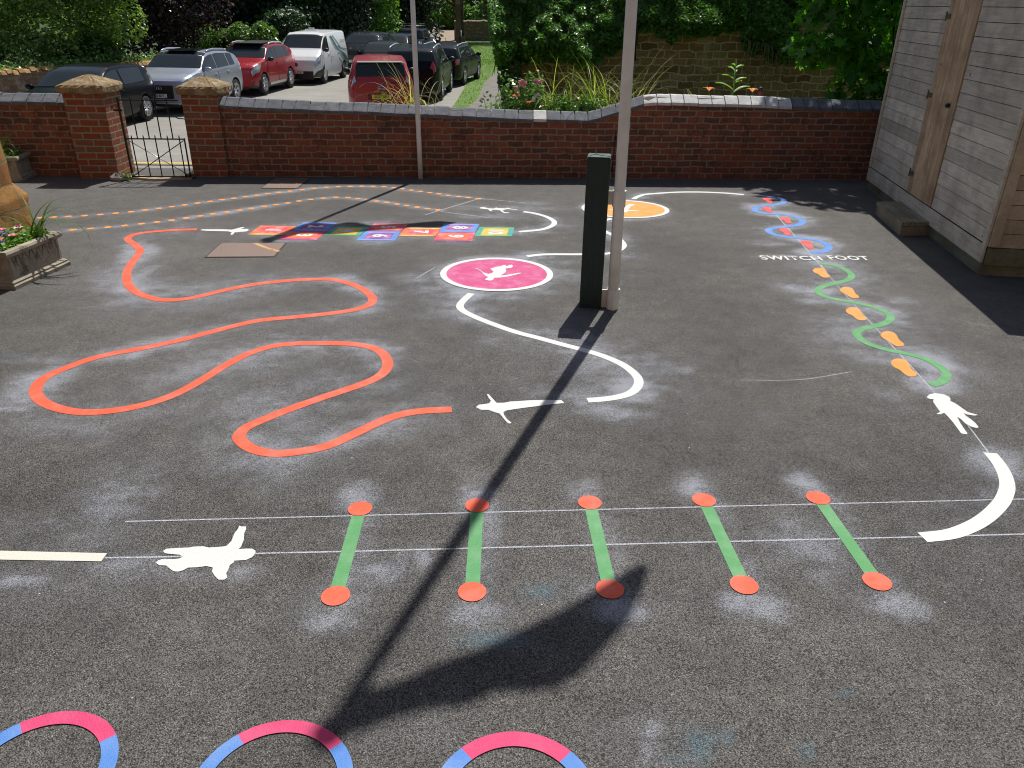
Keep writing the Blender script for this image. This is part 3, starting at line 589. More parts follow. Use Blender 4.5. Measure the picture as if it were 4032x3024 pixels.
def garden_wall(pr, label, TH=.225):
    e = empty('brick_wall', (0, 0, 0), label=label, cat='brick wall')
    mb = MB(); xs_ = sorted(set([p[0] for p in pr]+[pr[0][0]+(pr[-1][0]-pr[0][0])*i/30 for i in range(31)]))
    vs = []
    for x in xs_:
        z = interp(pr, x, 1); y = wy(x); vs += [(x, y, -.1), (x, y, z), (x, y+TH, z), (x, y+TH, -.8)]
    fs = []
    for i in range(len(xs_)-1):
        a = 4*i; fs += [(a, a+4, a+5, a+1), (a+1, a+5, a+6, a+2), (a+2, a+6, a+7, a+3)]
    fs += [(0, 1, 2, 3), tuple(len(vs)-4+k for k in (3, 2, 1, 0))]
    mb.add(vs, fs); mb.build('wall', M['brick'], e)
    r = random.Random(3); cw = [MB(), MB()]; x = pr[0][0]
    while x < pr[-1][0]-.05:
        w = .168+r.uniform(-.012, .012); xb = min(x+w, pr[-1][0]); g = .006
        za, zb = interp(pr, x+g, 1), interp(pr, xb-g, 1); y0 = wy(x)-.02+r.uniform(-.004, .004)
        h = .108+r.uniform(-.004, .004); t = r.uniform(-.004, .004)
        sec = [(0, -.004), (0, .028), (.018, .042), (.115, h), (.16, h+.004), (.26, .03), (.26, -.004)]
        vs = [(x+g, y0+q[0], za+q[1]+t) for q in sec]+[(xb-g, y0+q[0], zb+q[1]+t) for q in sec]; n = len(sec)
        white = 1.5 < x < 3.35 or (r.random() < .25 and -.3 < x < 1.3)
        cw[1 if white else 0].add(vs, [tuple(range(n))[::-1], tuple(range(n, 2*n))]+[(i, (i+1) % n, (i+1) % n+n, i+n) for i in range(n)])
        x = xb
    o = cw[0].build('coping', M['coping'], e)
    if cw[1].v: tag(cw[1].build('coping', M['coping_w'], e), 'whitewashed coping bricks')
    # mortar bed under the coping
    mb = MB()
    for i in range(len(xs_)-1):
        a, c = xs_[i], xs_[i+1]; za, zc = interp(pr, a, 1), interp(pr, c, 1)
        mb.add([(a, wy(a)-.006, za-.012), (c, wy(c)-.006, zc-.012), (c, wy(c)-.006, zc+.085), (a, wy(a)+.06, za+.085), (c, wy(c)+.06, zc+.085), (a, wy(a)-.006, za+.02), (c, wy(c)-.006, zc+.02)], [(0, 1, 6, 5), (5, 6, 4, 3)])
    mb.build('mortar', simple('mortar', (.20, .18, .15), .95, bmp=.4), e)
    return e
gw_ = garden_wall(prof_r, 'long low red brick wall with dipping grey coping, behind the white poles')
garden_wall(prof_l, 'short stretch of red brick wall left of the gate piers')
# crack in the wall
mb = MB(); pts = [(1.245, .60), (1.25, .5), (1.235, .42), (1.24, .3), (1.23, .18), (1.236, .05)]
for (x0_, z0_), (x1_, z1_) in zip(pts, pts[1:]):
    mb.add([(x0_-.005, wy(x0_)-.003, z0_), (x0_+.005, wy(x0_)-.003, z0_), (x1_+.005, wy(x1_)-.003, z1_), (x1_-.005, wy(x1_)-.003, z1_)], [(0, 1, 2, 3)])
mb.build('crack', M['darkin'], gw_)
def pier(x0, x1, y0, y1, hb, label):
    e = empty('gate_pier', ((x0+x1)/2, (y0+y1)/2, 0), label=label, cat='gate pier', group='brick gate piers')
    w, d = x1-x0, y1-y0
    mb = MB(); mb.box((0, 0, hb/2-.05), (w, d, hb+.1)); mb.build('shaft', M['pierbrick'], e, bevel=.006)
    mb = MB(); r = random.Random(5); n = 14; lay = []
    for k, (s, z) in enumerate([(1.0, hb), (1.13, hb+.012), (1.16, hb+.03), (1.16, hb+.078), (1.1, hb+.10), (.62, hb+.155), (.22, hb+.19), (.02, hb+.20)]):
        lay.append((s, z))
    vs = []
    per = []
    for i in range(n): per.append((-1+2*i/n, -1))
    for i in range(n): per.append((1, -1+2*i/n))
    for i in range(n): per.append((1-2*i/n, 1))
    for i in range(n): per.append((-1, 1-2*i/n))
    m = len(per)
    for s, z in lay:
        for px, py in per: vs.append((px*w/2*s+r.uniform(-.006, .006), py*d/2*s+r.uniform(-.006, .006), z+r.uniform(-.004, .004)))
    fs = [(a*m+i, a*m+(i+1) % m, (a+1)*m+(i+1) % m, (a+1)*m+i) for a in range(len(lay)-1) for i in range(m)]+[tuple(range((len(lay)-1)*m, len(lay)*m))]
    mb.add(vs, fs); mb.build('capstone', M['cap'], e)
    return e
pl = pier(-5.32, -4.85, 9.60, 10.07, .97, 'left brick gate pier with pyramid capstone, in front of the black car')
pr_ = pier(-4.0, -3.57, 9.78, 10.22, .955, 'right brick gate pier with pyramid capstone, in front of the silver car')
pl.rotation_euler.z = .03
M['iron'] = simple('black_iron', (.012, .013, .014), .38, .3, .2, 20, .2)
e = empty('gate', (-4.675, 9.60, 0), .03, 'low black iron gate with cross bracing between the brick piers', 'gate')
for q_, d_ in (((0, 0, .47), (.022, .022, .95)), ((.70, 0, .25), (.014, .014, .47))):
    mb = MB(); mb.box(q_, d_); mb.build('stile', M['iron'], e)
for z in (.03, .475, .915):
    mb = MB(); mb.box((.35, 0, z), (.70, .014, .014)); mb.build('rail', M['iron'], e)
for x in (.10, .24, .38, .52): 
    mb = MB(); mb.tube([(x+.045, 0, .47), (x+.045, 0, .935), (x+.045, 0, .955)], [.0075, .0075, .003], 6); mb.build('bar', M['iron'], e)
for x in (.075, .215, .355, .50, .64):
    mb = MB(); mb.tube([(x, 0, .03), (x, 0, .50), (x, 0, .52)], [.0075, .0075, .003], 6); mb.build('bar', M['iron'], e)
mb = MB(); mb.tube([(.02, .008, .46), (.69, .008, .04)], .005, 6); mb.build('brace', simple('worn_steel', (.35, .35, .36), .3, .8), e)
mb = MB(); mb.tube([(.02, -.008, .04), (.69, -.008, .46)], .005, 6); mb.build('brace', M['iron'], e)
mb = MB(); mb.box((-.02, 0, .80), (.1, .02, .022)); mb.tube([(0, 0, .785), (0, 0, .86)], .012, 8); mb.build('hinge', M['iron'], e)
mb = MB(); mb.tube([(-4.0, 9.9, .66), (-4.04, 9.84, .68), (-4.09, 9.82, .685), (-4.12, 9.82, .70), (-4.11, 9.82, .72)], .006, 6); mb.build('latch_hook', M['iron']); bpy.data.objects['latch_hook'].parent = pr_
bpy.data.objects['latch_hook'].matrix_parent_inverse = Matrix.Translation((3.785, -10.0, 0))
# gate threshold
mb = MB(); n = 16; vs = []
for i in range(n+1):
    t = i/n; x = -4.78+.82*t; yy = 9.62-.10*math.sin(t*math.pi)-.0
    vs += [(x, yy, .0), (x, yy, .022), (x, yy+.09+.05*math.sin(t*math.pi), .026), (x, yy+.13+.05*math.sin(t*math.pi), -.01)]
mb.add(vs, [(4*i+k, 4*i+4+k, 4*i+5+k, 4*i+1+k) for i in range(n) for k in range(3)])
tag(mb.build('threshold', simple('worn_sandstone', (.42, .33, .22), .9, 0, .2, 12, .5, 60)), 'curved worn sandstone strip on the ground under the gate', 'kerb')
def rock(name, loc, r, mat, label, seed=1):
    mb = MB(); mb.ell((0, 0, 0), r, 10, 7); rr = random.Random(seed); o = mb.build(name, mat)
    for v in o.data.vertices: v.co *= 1+rr.uniform(-.16, .16)
    for p_ in o.data.polygons: p_.use_smooth = False
    o.location = loc; return tag(o, label, 'stone')
rock('stone_block', (-4.80, 9.50, .03), (.10, .07, .06), simple('grey_stone', (.26, .25, .23), .9, 0, .3, 10, .5), 'rough grey stone at the foot of the gate hinge')
mb = MB(); mb.add([(-5.2, 10.60, .012), (-3.2, 10.66, .012), (-3.2, 10.76, .006), (-5.2, 10.70, .006)], [(0, 1, 2, 3)])
o = mb.build('road_line', simple('road_yellow', (.62, .40, .06), .8, 0, .25, 12, .3)); tag(o, 'yellow line painted on the lane just outside the gate', 'road marking')
for v in o.data.vertices: v.co.z = TZ(v.co.x, v.co.y)+.008

# manhole covers
def manhole(cs, label, stripe):
    e = empty('manhole_cover', (0, 0, 0), label=label, cat='manhole cover')
    c = [np.array(q) for q in cs]; ce = sum(c)/4
    m, nt, b = newmat('chequer_plate'); co = wpos(nt)
    sx = N(nt, 'ShaderNodeSeparateXYZ'); nt.links.new(co, sx.inputs[0])
    ck = math_(nt, 'MULTIPLY', math_(nt, 'SINE', math_(nt, 'MULTIPLY', sx.outputs[0], 190.)), math_(nt, 'SINE', math_(nt, 'MULTIPLY', sx.outputs[1], 150.)))
    col = mix(nt, ramp(nt, ck, [(.35, 0), (.6, 1)]), (.17, .125, .105), (.43, .33, .275)); col = mix(nt, ramp(nt, noise(nt, co, 9, 5), [(.4, 0), (.7, .45)]), col, (.26, .15, .09))
    nt.links.new(col, b.inputs['Base Color']); b.inputs['Roughness'].default_value = .62; b.inputs['Metallic'].default_value = .25; bump(nt, b, ck, .5, .004)
    mb = MB(); inn = [ce+(q-ce)*.955 for q in c]; mb.prism([tuple(q) for q in inn], .0, .006); mb.build('plate', m, e)
    mb = MB()
    for i in range(4):
        a, b_, d, f_ = c[i], c[(i+1) % 4], inn[(i+1) % 4], inn[i]; mb.prism([tuple(a), tuple(b_), tuple(ce+(d-ce)*1.02), tuple(ce+(f_-ce)*1.02)], .0, .004)
    mb.build('frame', simple('cover_frame', (.07, .06, .055), .7, .2), e)
    if stripe:
        mb = MB(); ribbon(mb, stripe, .035, .0072); mb.build('stripe', paint('stripe_orange', (.62, .30, .10)), e, fix=False)
    for t in (.13, .87):
        q = c[0]*(1-t)+c[1]*t; q2 = c[3]*(1-t)+c[2]*t; q = q*.5+q2*.5; mb = MB(); disc(mb, q, .009, .0085, 12); mb.build('lifting_hole', M['darkin'], e, fix=False)
manhole(gp([(805, 1015), (1083, 1013), (1130, 958), (868, 958)]), 'large brown chequered metal cover below hopscotch squares one and three', zp(ZH1, [(385, 592), (560, 660), (740, 712)]))
manhole([(-2.98, 9.16), (-2.555, 9.17), (-2.545, 9.78), (-2.985, 9.77)], 'smaller brown metal cover half in the shadow of the brick wall', None)

# ------------------------------------------------------------------ post, poles, flags
PX, PY = .727, 5.34
pm_, nt, b = newmat('green_post_paint'); co = obco(nt); mp = N(nt, 'ShaderNodeMapping'); mp.inputs['Scale'].default_value = (1, 1, .08); nt.links.new(co, mp.inputs[0])
f = noise(nt, mp.outputs[0], 90, 6, .7); col = ramp(nt, f, [(.3, (.007, .022, .022)), (.7, (.013, .042, .038))]); ch = noise(nt, co, 14, 6, .8)
col = mix(nt, ramp(nt, ch, [(.74, 0), (.76, 1)]), col, (.30, .16, .07)); nt.links.new(col, b.inputs['Base Color']); b.inputs['Roughness'].default_value = .5
bump(nt, b, f, .8, .008)
e = empty('timber_post', (.572, 5.405, 0), -.13, 'stout dark green square timber post beside the near white pole', 'post')
mb = MB(); mb.box((0, 0, .52), (.158, .158, 1.10)); mb.build('shaft', pm_, e, bevel=.006)
mb = MB(); mb.box((0, 0, 1.0735), (.150, .150, .006)); o = mb.build('top', simple('weathered_green', (.075, .12, .10), .8, 0, .4, 25, .8, 60, dirt=((.2, .22, .19), 30, .55)), e, bevel=.002)
mb = MB()
for pts in ([(-.03, .075), (-.02, .03), (.01, -.01), (.05, -.03), (.075, -.045)], [(-.02, .03), (-.045, .0), (-.06, -.03)]): 
    mb.tube([(x, y, 1.0765) for x, y in pts], .0028, 5)
mb.build('crack', M['darkin'], e)
PAINTW = simple('white_pole_paint', (.88, .87, .80), .45, 0, .12, 5, .15, 40, dirt=((.20, .19, .17), 26, .70))
def pole(base, lean, r0, r1, h, label, kind):
    e = empty('flagpole', (base[0], base[1], 0), label=label, cat='flagpole')
    mb = MB(); pts = [(lean[0]*h*t, lean[1]*h*t, h*t) for t in np.linspace(0, 1, 12)]
    mb.tube(pts, list(np.linspace(r0, r1, 12)), 24); mb.build('pole', PAINTW, e)
    mb = MB(); mb.ell((lean[0]*h, lean[1]*h, h+.04), (.055, .055, .055)); mb.build('finial', PAINTW, e)
    return e
p1 = pole((PX, PY), (-.010, 0), .0405, .028, 6.85, 'near white flagpole strapped to the dark green post', 'near')
for z, hh in ((.80, .055), (.05, .10)):
    mb = MB()
    for pr2 in ([(.036, hh), (.0455, hh)], [(.0455, hh), (.0455, -hh)], [(.0455, -hh), (.036, -hh)]): mb.lathe(pr2, (-.010*z, 0, z), 24)
    mb.box((-.065, .02, z), (.05, .012, hh*1.7)); mb.box((.0, -.047, z), (.02, .012, hh*1.2))
    mb.build('bracket', PAINTW, p1)
p2 = pole((-1.180, 9.84), (-.012, .04), .031, .024, 5.75, 'far white flagpole standing in front of the brick wall', 'far')
flm, nt, b = newmat('flag_cloth'); b.inputs['Base Color'].default_value = (.03, .05, .16, 1); b.inputs['Roughness'].default_value = .8
cot = 1/math.tan(R(EL))
def flag(poly_px, base, y0, label):
    pts = []
    cg = np.mean(poly_px, 0); poly_px = [tuple(cg+(np.array(q)-cg)*np.array([1.03, 1.07])) for q in poly_px]
    for q in poly_px:
        x, y = q; t = (y0-y)/SUN_H[1]; pts.append((x+SUN_H[0]*t, t/cot))
    bm = bmesh.new(); vs = [bm.verts.new((x, 0, z)) for x, z in pts]; f_ = bm.faces.new(vs)
    bmesh.ops.triangulate(bm, faces=[f_]); 
    for _ in range(4): bmesh.ops.subdivide_edges(bm, edges=bm.edges[:], cuts=1)
    for v in bm.verts: v.co.y = .018*math.sin((v.co.x-base)*9+v.co.z*2.5)*min(1, abs(v.co.x-base)*4)
    for f_ in bm.faces: f_.smooth = True
    me = bpy.data.meshes.new('flag'); bm.to_mesh(me); bm.free(); o = link('flag', me, flm); o.location = (0, y0, 0)
    md = o.modifiers.new('s', 'SOLIDIFY'); md.thickness = .003
    return tag(o, label, 'flag')
near = zp(Z5, [(250,1150),(330,1140),(450,1100),(650,1000),(780,955),(900,935),(1100,850),(1400,730),(1600,620),(1800,500),(1935,440),(1960,470),(1935,560),(1850,740),(1750,850),(1550,1060),(1400,1150),(1200,1195),(1020,1205),(850,1285),(600,1290),(400,1330),(200,1405),(60,1440),(10,1420),(0,1370),(60,1310),(150,1250)])
flag(near, .66, 5.34, 'navy flag hanging high on the near flagpole, above the picture')
fz1 = zp(ZH1, [(1230,282),(1400,300),(1560,318),(1700,292),(1850,292),(2050,320)]); fz2 = zp(ZH2, [(420,268),(650,264),(850,245),(1010,232),(1225,240),(1060,292),(900,304),(700,303),(560,325),(300,340),(60,352)])
fz3 = zp(ZH1, [(1990,412),(1750,430),(1500,450),(1300,445),(1100,445),(980,465),(850,500),(740,524),(620,548),(500,540),(500,520),(600,490),(720,480),(800,440),(930,380),(1080,320)])
flag(fz1+fz2+fz3, -1.25, 10.04, 'navy flag hanging high on the far flagpole, above the picture')

# ------------------------------------------------------------------ shed
def woodmat(name, c1, c2, c3, along, sc=1., sat=0):
    m, nt, b = newmat(name); co = obco(nt); mp = N(nt, 'ShaderNodeMapping'); s = [14, 14, 14]; s[along] = 1.1; mp.inputs['Scale'].default_value = tuple(v*sc for v in s)
    nt.links.new(co, mp.inputs[0]); f = noise(nt, mp.outputs[0], 2.5, 8, .7); f2 = noise(nt, co, 3.3, 5, .6)
    col = ramp(nt, f, [(.28, c1), (.55, c2), (.78, c3)]); col = mix(nt, ramp(nt, f2, [(.42, 0), (.68, .6)]), col, tuple(v*.62 for v in c1))
    g = N(nt, 'ShaderNodeNewGeometry'); col = mix(nt, 1., col, ramp(nt, g.outputs['Random Per Island'], [(0, .76), (1, 1.12)]), 'MULTIPLY')
    kn = N(nt, 'ShaderNodeTexVoronoi'); kn.inputs['Scale'].default_value = 3.1; nt.links.new(co, kn.inputs['Vector'])
    col = mix(nt, ramp(nt, kn.outputs['Distance'], [(.03, .8), (.06, 0)]), col, (.06, .04, .03))
    nt.links.new(col, b.inputs['Base Color']); b.inputs['Roughness'].default_value = .85; b.inputs['Specular IOR Level'].default_value = .25
    bump(nt, b, f, .35, .006); return m
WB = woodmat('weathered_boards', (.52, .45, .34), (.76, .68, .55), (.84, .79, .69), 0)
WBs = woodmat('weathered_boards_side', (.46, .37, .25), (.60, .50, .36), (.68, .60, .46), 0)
WD = woodmat('fresh_door_timber', (.42, .27, .14), (.70, .50, .31), (.80, .62, .42), 2, 1.1)
WG = woodmat('green_plinth_timber', (.15, .15, .09), (.24, .24, .16), (.30, .28, .21), 0)
SA = Vector((4.335, 9.65, 0)); SB = Vector((3.90, 6.24, 0)); SL = (SB-SA).length; ang = math.atan2((SB-SA).y, (SB-SA).x)
# local frame: +X along the front towards the camera, +Y = into the shed, z up
shed = empty('shed', SA, ang, 'tall timber clad garden shed with a plank door at the right edge', 'shed')
off = .12
def boards(x0, x1, z0, z1, pitch, mat, name, face=0., depth_dir=1, axis=0, parent=shed, skip=None):
    mb = MB(); z = z0; r = random.Random(int(x0*100)+axis)
    while z < z1:
        h = pitch-.0055; t = .004
        for xa, xb in [(x0, x1)]:
            y_lo, y_hi = face-t*.5, face+t*.35
            if axis == 0: vs = [(xa, y_lo, z), (xb, y_lo, z), (xb, y_hi, z+h), (xa, y_hi, z+h), (xa, y_lo+.02, z), (xb, y_lo+.02, z), (xb, y_hi+.02, z+h), (xa, y_hi+.02, z+h)]
            else: vs = [(face+t*.5, xa, z), (face+t*.5, xb, z), (face-t*.35, xb, z+h), (face-t*.35, xa, z+h), (face+t*.5-.02, xa, z), (face+t*.5-.02, xb, z), (face-t*.35-.02, xb, z+h), (face-t*.35-.02, xa, z+h)]
            mb.add(vs, [(0, 1, 2, 3), (7, 6, 5, 4), (0, 4, 5, 1), (2, 6, 7, 3), (0, 3, 7, 4), (1, 5, 6, 2)])
        z += pitch
    return mb.build(name, mat, parent)
# in this frame the outside of the front is at -Y if rotated so; check sign: front outward is world -X
sgn = 1
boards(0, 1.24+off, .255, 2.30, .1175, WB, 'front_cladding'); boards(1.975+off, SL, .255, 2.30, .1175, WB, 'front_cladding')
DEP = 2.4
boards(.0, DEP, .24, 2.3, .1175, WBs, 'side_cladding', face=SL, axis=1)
mb = MB(); mb.box((SL/2, DEP/2, 1.2), (SL-.03, DEP-.03, 2.2)); mb.build('core', simple('board_gap', (.03, .02, .014), .9), shed)
mb = MB(); mb.box((SL/2, -.018, .178), (SL, .02, .14)); mb.build('skirting', WB, shed)
mb = MB(); mb.box((SL/2, .01, .06), (SL-.02, .03, .12)); mb.box((SL-.02, DEP/2, .10), (.03, DEP, .20)); mb.build('plinth', WG, shed)
mb = MB(); mb.box((SL+.012, DEP/2, .165), (.02, DEP, .14)); mb.build('skirting', WG, shed)
mb = MB(); mb.box((.0, -.016, 1.28), (.03, .022, 2.04)); mb.build('corner_trim', WB, shed)
mb = MB(); mb.box((SL-.025, -.016, 1.27), (.05, .022, 2.04)); mb.build('corner_trim', WB, shed)
mb = MB(); mb.box((SL+.014, .035, 1.27), (.022, .075, 2.04)); mb.build('corner_trim', WBs, shed)
# roof: low pitch, hidden above the frame but it throws the shadow
mb = MB(); mb.add([(-.1, -.10, 2.28), (SL+.10, -.10, 2.28), (SL+.10, DEP+.1, 2.28), (-.1, DEP+.1, 2.28), (-.1, DEP/2, 2.62), (SL+.10, DEP/2, 2.62)], [(0, 1, 5, 4), (2, 3, 4, 5), (0, 4, 3), (1, 2, 5), (0, 3, 2, 1)])
mb.build('roof', simple('roof_felt', (.06, .06, .055), .95), shed)
d0, d1 = 1.24+off, 1.975+off
door = empty('door', (0, 0, 0)); door.parent = shed; COL.objects.unlink(door); COL.objects.link(door)
bpy.data.objects.remove(door)
mb = MB(); nb = 6
for i in range(nb):
    a = d0+.008+(d1-d0-.016)*i/nb; c = d0+.008+(d1-d0-.016)*(i+1)/nb; mb.box(((a+c)/2, .0, 1.24), (c-a-.003, .022, 1.965))
door = mb.build('door', WD, shed, bevel=.002)
for z in (1.93, 1.22, .45):
    mb = MB(); mb.box((d0+.05, -.0145, z), (.10, .005, .045)); mb.box((d0-.012, -.016, z), (.02, .008, .085)); mb.build('hinge', simple('brass_hinge', (.20, .19, .10), .4, .6), door)
mb = MB(); mb.ell((d1-.14, -.03, 1.18), (.03, .02, .022)); mb.tube([(d1-.14, -.012, 1.18), (d1-.14, -.035, 1.18)], .012, 8); mb.tube([(d1-.17, -.03, 1.19), (d1-.115, -.03, 1.17)], .008, 6); mb.build('handle', M['iron'], door)
mb = MB(); mb.tube([(.53+off, -.012, 1.19), (.53+off, -.035, 1.16), (.54+off, -.03, 1.14)], .005, 6); mb.build('hook', M['chrome'], shed)
# step
st = empty('wooden_step', (3.76, 7.447, 0), 0, 'low wooden step on the asphalt in front of the shed door', 'step')
P0 = Vector((0, 0)); P1 = Vector((.12, .853)); P2 = Vector((.30, .03))
def quad(a, b_, c, d, z0, z1, mat, name, par, bv=.003):
    mb = MB(); mb.prism([tuple(a), tuple(b_), tuple(c), tuple(d)], z0, z1); return mb.build(name, mat, par, bevel=bv)
quad(P0, P2, P2+P1, P1, 0, .095, woodmat('step_riser', (.26, .22, .16), (.38, .33, .26), (.46, .41, .33), 1), 'riser', st)
mb = MB(); n = 12
for i in range(n):
    a = -.012+(.32)*i/n; c = -.012+.32*(i+1)/n-.006
    pa = P2.normalized()*a; pc = P2.normalized()*c; ex = P1.normalized()*.012
    mb.prism([tuple(pa-ex), tuple(pc-ex), tuple(pc+P1+ex), tuple(pa+P1+ex)], .10, .138)
mb.build('tread', woodmat('step_tread', (.24, .21, .14), (.40, .36, .25), (.52, .47, .35), 1), st, bevel=.002)
mb = MB(); q = P2.normalized()*.31; mb.prism([(0, 0), tuple(q), tuple(q+P1), tuple(P1)], .096, .128); mb.build('deck', M['darkin'], st)

# ------------------------------------------------------------------ ironstone building corner
IS = brickmat('ironstone', (.42, .215, .065), (.50, .28, .10), (.30, .22, .12), .34, .21, .012, .03, stain=((.20, .12, .05), 5, .55, .6), third=(.34, .16, .06), bstr=1.)
bd = empty('stone_building', (-4.68, 7.27, 0), label='corner of an orange ironstone building at the left edge', cat='building')
def rough_box(name, x0, x1, y0, y1, z0, z1, mat, par, amp=.012, n=.06, top=None):
    bm = bmesh.new(); bmesh.ops.create_cube(bm, size=1)
    for v in bm.verts: v.co = Vector(((x0+x1)/2+v.co.x*(x1-x0), (y0+y1)/2+v.co.y*(y1-y0), (z0+z1)/2+v.co.z*(z1-z0)))
    me = bpy.data.meshes.new(name); bmesh.ops.subdivide_edges(bm, edges=bm.edges[:], cuts=24, use_grid_fill=True)
    rr = np.random.default_rng(3); ph = rr.random(12)*6
    for v in bm.verts:
        c = v.co; k = amp*(math.sin(c.y*17+ph[0])*math.sin(c.z*21+ph[1])+.6*math.sin(c.y*39+ph[2]+c.z*11)*math.sin(c.z*43+ph[3]))
        v.co += Vector((k, k*.8, 0))
        if top: t = max(0, (c.z-top[0])/(z1-top[0])); v.co.x -= top[1]*t; v.co.y -= top[1]*t
    for f_ in bm.faces: f_.smooth = True
    bm.to_mesh(me); bm.free(); return link(name, me, mat, par)
rough_box('wall', -4, 0, -2.6, 0, 0, 3.2, IS, bd, .006)
mb = MB(); mb.box((8, -16.5, 3.2), (34, 8, 6.4)); mb.build('added_rear_block', IS, bd)  # unseen block added behind the camera to darken car reflections and skylight
rough_box('plinth', -3.9, .055, -2.5, .09, -.02, .46, IS, bd, .008, top=(.30, .075))

# ------------------------------------------------------------------ planters
PS = simple('cast_stone', (.34, .30, .23), .9, 0, .25, 7, .6, 60, .25, 0, ((.13, .115, .085), 9, .54))
def make_planter():
    e = empty('stone_planter', (0, 0, 0))
    L, D, Hh = .58, .36, .285
    def ringbox(prof, nm, par):
        mb = MB(); vs = []
        for o_, z in prof:
            for sx, sy in ((-1, -1), (1, -1), (1, 1), (-1, 1)): vs.append((sx*(L/2+o_), sy*(D/2+o_), z))
        m = len(prof); mb.add(vs, [(a*4+i, a*4+(i+1) % 4, (a+1)*4+(i+1) % 4, (a+1)*4+i) for a in range(m-1) for i in range(4)]); return mb.build(nm, PS, par)
    ringbox([(-.005, 0), (.03, .0), (.032, .028), (.018, .04), (.022, .05), (.006, .062), (.0, .07), (-.012, .23), (-.006, .24), (-.05, .24)], 'trough', e)
    ringbox([(-.03, .235), (.012, .238), (.024, .25), (.026, .268), (.018, .285), (-.035, .285), (-.04, .25)], 'rim', e)
    mb = MB()                                     # trellis relief on the long sides and the ends
    for sy in (-1, 1):
        y = sy*(D/2-.004)
        for k in range(7):
            x0_ = -L/2+.05+k*.075; mb.tube([(x0_, y, .085), (x0_+.055, y-sy*.003, .225)], .0035, 5); mb.tube([(x0_+.055, y, .085), (x0_, y-sy*.003, .225)], .0035, 5); mb.ell((x0_+.028, y, .155), (.014, .006, .022), 8, 5)
        for x in (-L/2+.025, L/2-.025): mb.box((x, y, .155), (.02, .012, .16))
    for sx in (-1, 1):
        x = sx*(L/2-.004)
        for k in range(4):
            y0_ = -D/2+.05+k*.07; mb.tube([(x, y0_, .085), (x-sx*.003, y0_+.05, .225)], .0035, 5); mb.tube([(x, y0_+.05, .085), (x-sx*.003, y0_, .225)], .0035, 5)
    mb.build('trellis_relief', PS, e)
    mb = MB(); mb.box((0, 0, .245), (L-.07, D-.07, .02)); mb.build('soil', simple('potting_soil', (.035, .025, .018), .95, bmp=.8), e)
    return e
pla = make_planter(); pla.location = (-3.925, 5.89, 0); pla.rotation_euler.z = R(82.3)
tag(pla, 'cast stone planter with trellis relief and pansies, nearest the camera', 'planter', 'stone planters')
plb = copy_tree(pla); plb.location = (-6.22, 9.50, 0); plb.rotation_euler.z = R(8)
tag(plb, 'cast stone planter standing against the brick wall in shade', 'planter', 'stone planters')

# ------------------------------------------------------------------ foliage tools
def quads_mesh(name, V, mat, parent=None, per=4, faces=None):
    n = len(V)//per; me = bpy.data.meshes.new(name)
    me.vertices.add(len(V)); me.vertices.foreach_set('co', np.ascontiguousarray(V, 'f').ravel())
    if faces is None: faces = [tuple(range(per))]
    li = []; ls = []; lt = []; base = 0
    F = [np.array(f_) for f_ in faces]
    idx = np.concatenate([np.concatenate([(np.arange(n)*per)[:, None]+f_[None] for f_ in F], 1)], 0).ravel()
    tot = np.tile([len(f_) for f_ in F], n); st_ = np.concatenate([[0], np.cumsum(tot)[:-1]])
    me.loops.add(len(idx)); me.loops.foreach_set('vertex_index', idx.astype('i'))
    me.polygons.add(len(tot)); me.polygons.foreach_set('loop_start', st_.astype('i')); me.polygons.foreach_set('loop_total', tot.astype('i'))
    me.update(calc_edges=True); return link(name, me, mat, parent)
def unit(a): return a/np.maximum(np.linalg.norm(a, axis=1, keepdims=True), 1e-9)
def leaf_verts(C, Nn, size, asp=.62, g=rng):
    n = len(C); a = unit(g.normal(size=(n, 3))); Nn = unit(Nn+g.normal(size=(n, 3))*.55)
    t = unit(a-Nn*np.sum(a*Nn, 1, keepdims=True)); s = np.cross(Nn, t); sz = size*(.65+.7*g.random((n, 1)))
    V = np.stack([C-t*sz*.5, C+s*sz*asp*.5+Nn*sz*.08, C+t*sz*.5-Nn*sz*.05, C-s*sz*asp*.5+Nn*sz*.08], 1)
    return V.reshape(-1, 3)
def lobes_pts(lobes, n, clump=.22, inner=.25, g=rng):
    vol = np.array([l[3]*l[4]+l[3]*l[5]+l[4]*l[5] for l in lobes]); k = g.choice(len(lobes), n, p=vol/vol.sum())
    L = np.array(lobes)[k]
    nc = max(8, n//45); cd_ = unit(g.normal(size=(nc, 3))); ci = g.integers(0, nc, n)
    d = unit(cd_[ci]+g.normal(size=(n, 3))*clump*.55); rad = np.where(g.random(n) < inner, .45+.4*g.random(n), .86+.22*g.random((nc))[ci]*1+.05*g.normal(size=n))
    return L[:, :3]+d*L[:, 3:6]*rad[:, None], d
def crown(name, lobes, n, size, mat, parent, zmin=-1.8, inner=.25, droop=.55):
    C, D = lobes_pts(lobes, n, inner=inner); ok = C[:, 2] > zmin
    C, D = C[ok], D[ok]; nn = D*.7+np.array([0, 0, droop+.3]); V = leaf_verts(C, nn, size); return quads_mesh(name, V, mat, parent)
barkm = simple('bark', (.09, .07, .05), .95, 0, .4, 6, .9, 25, .2)
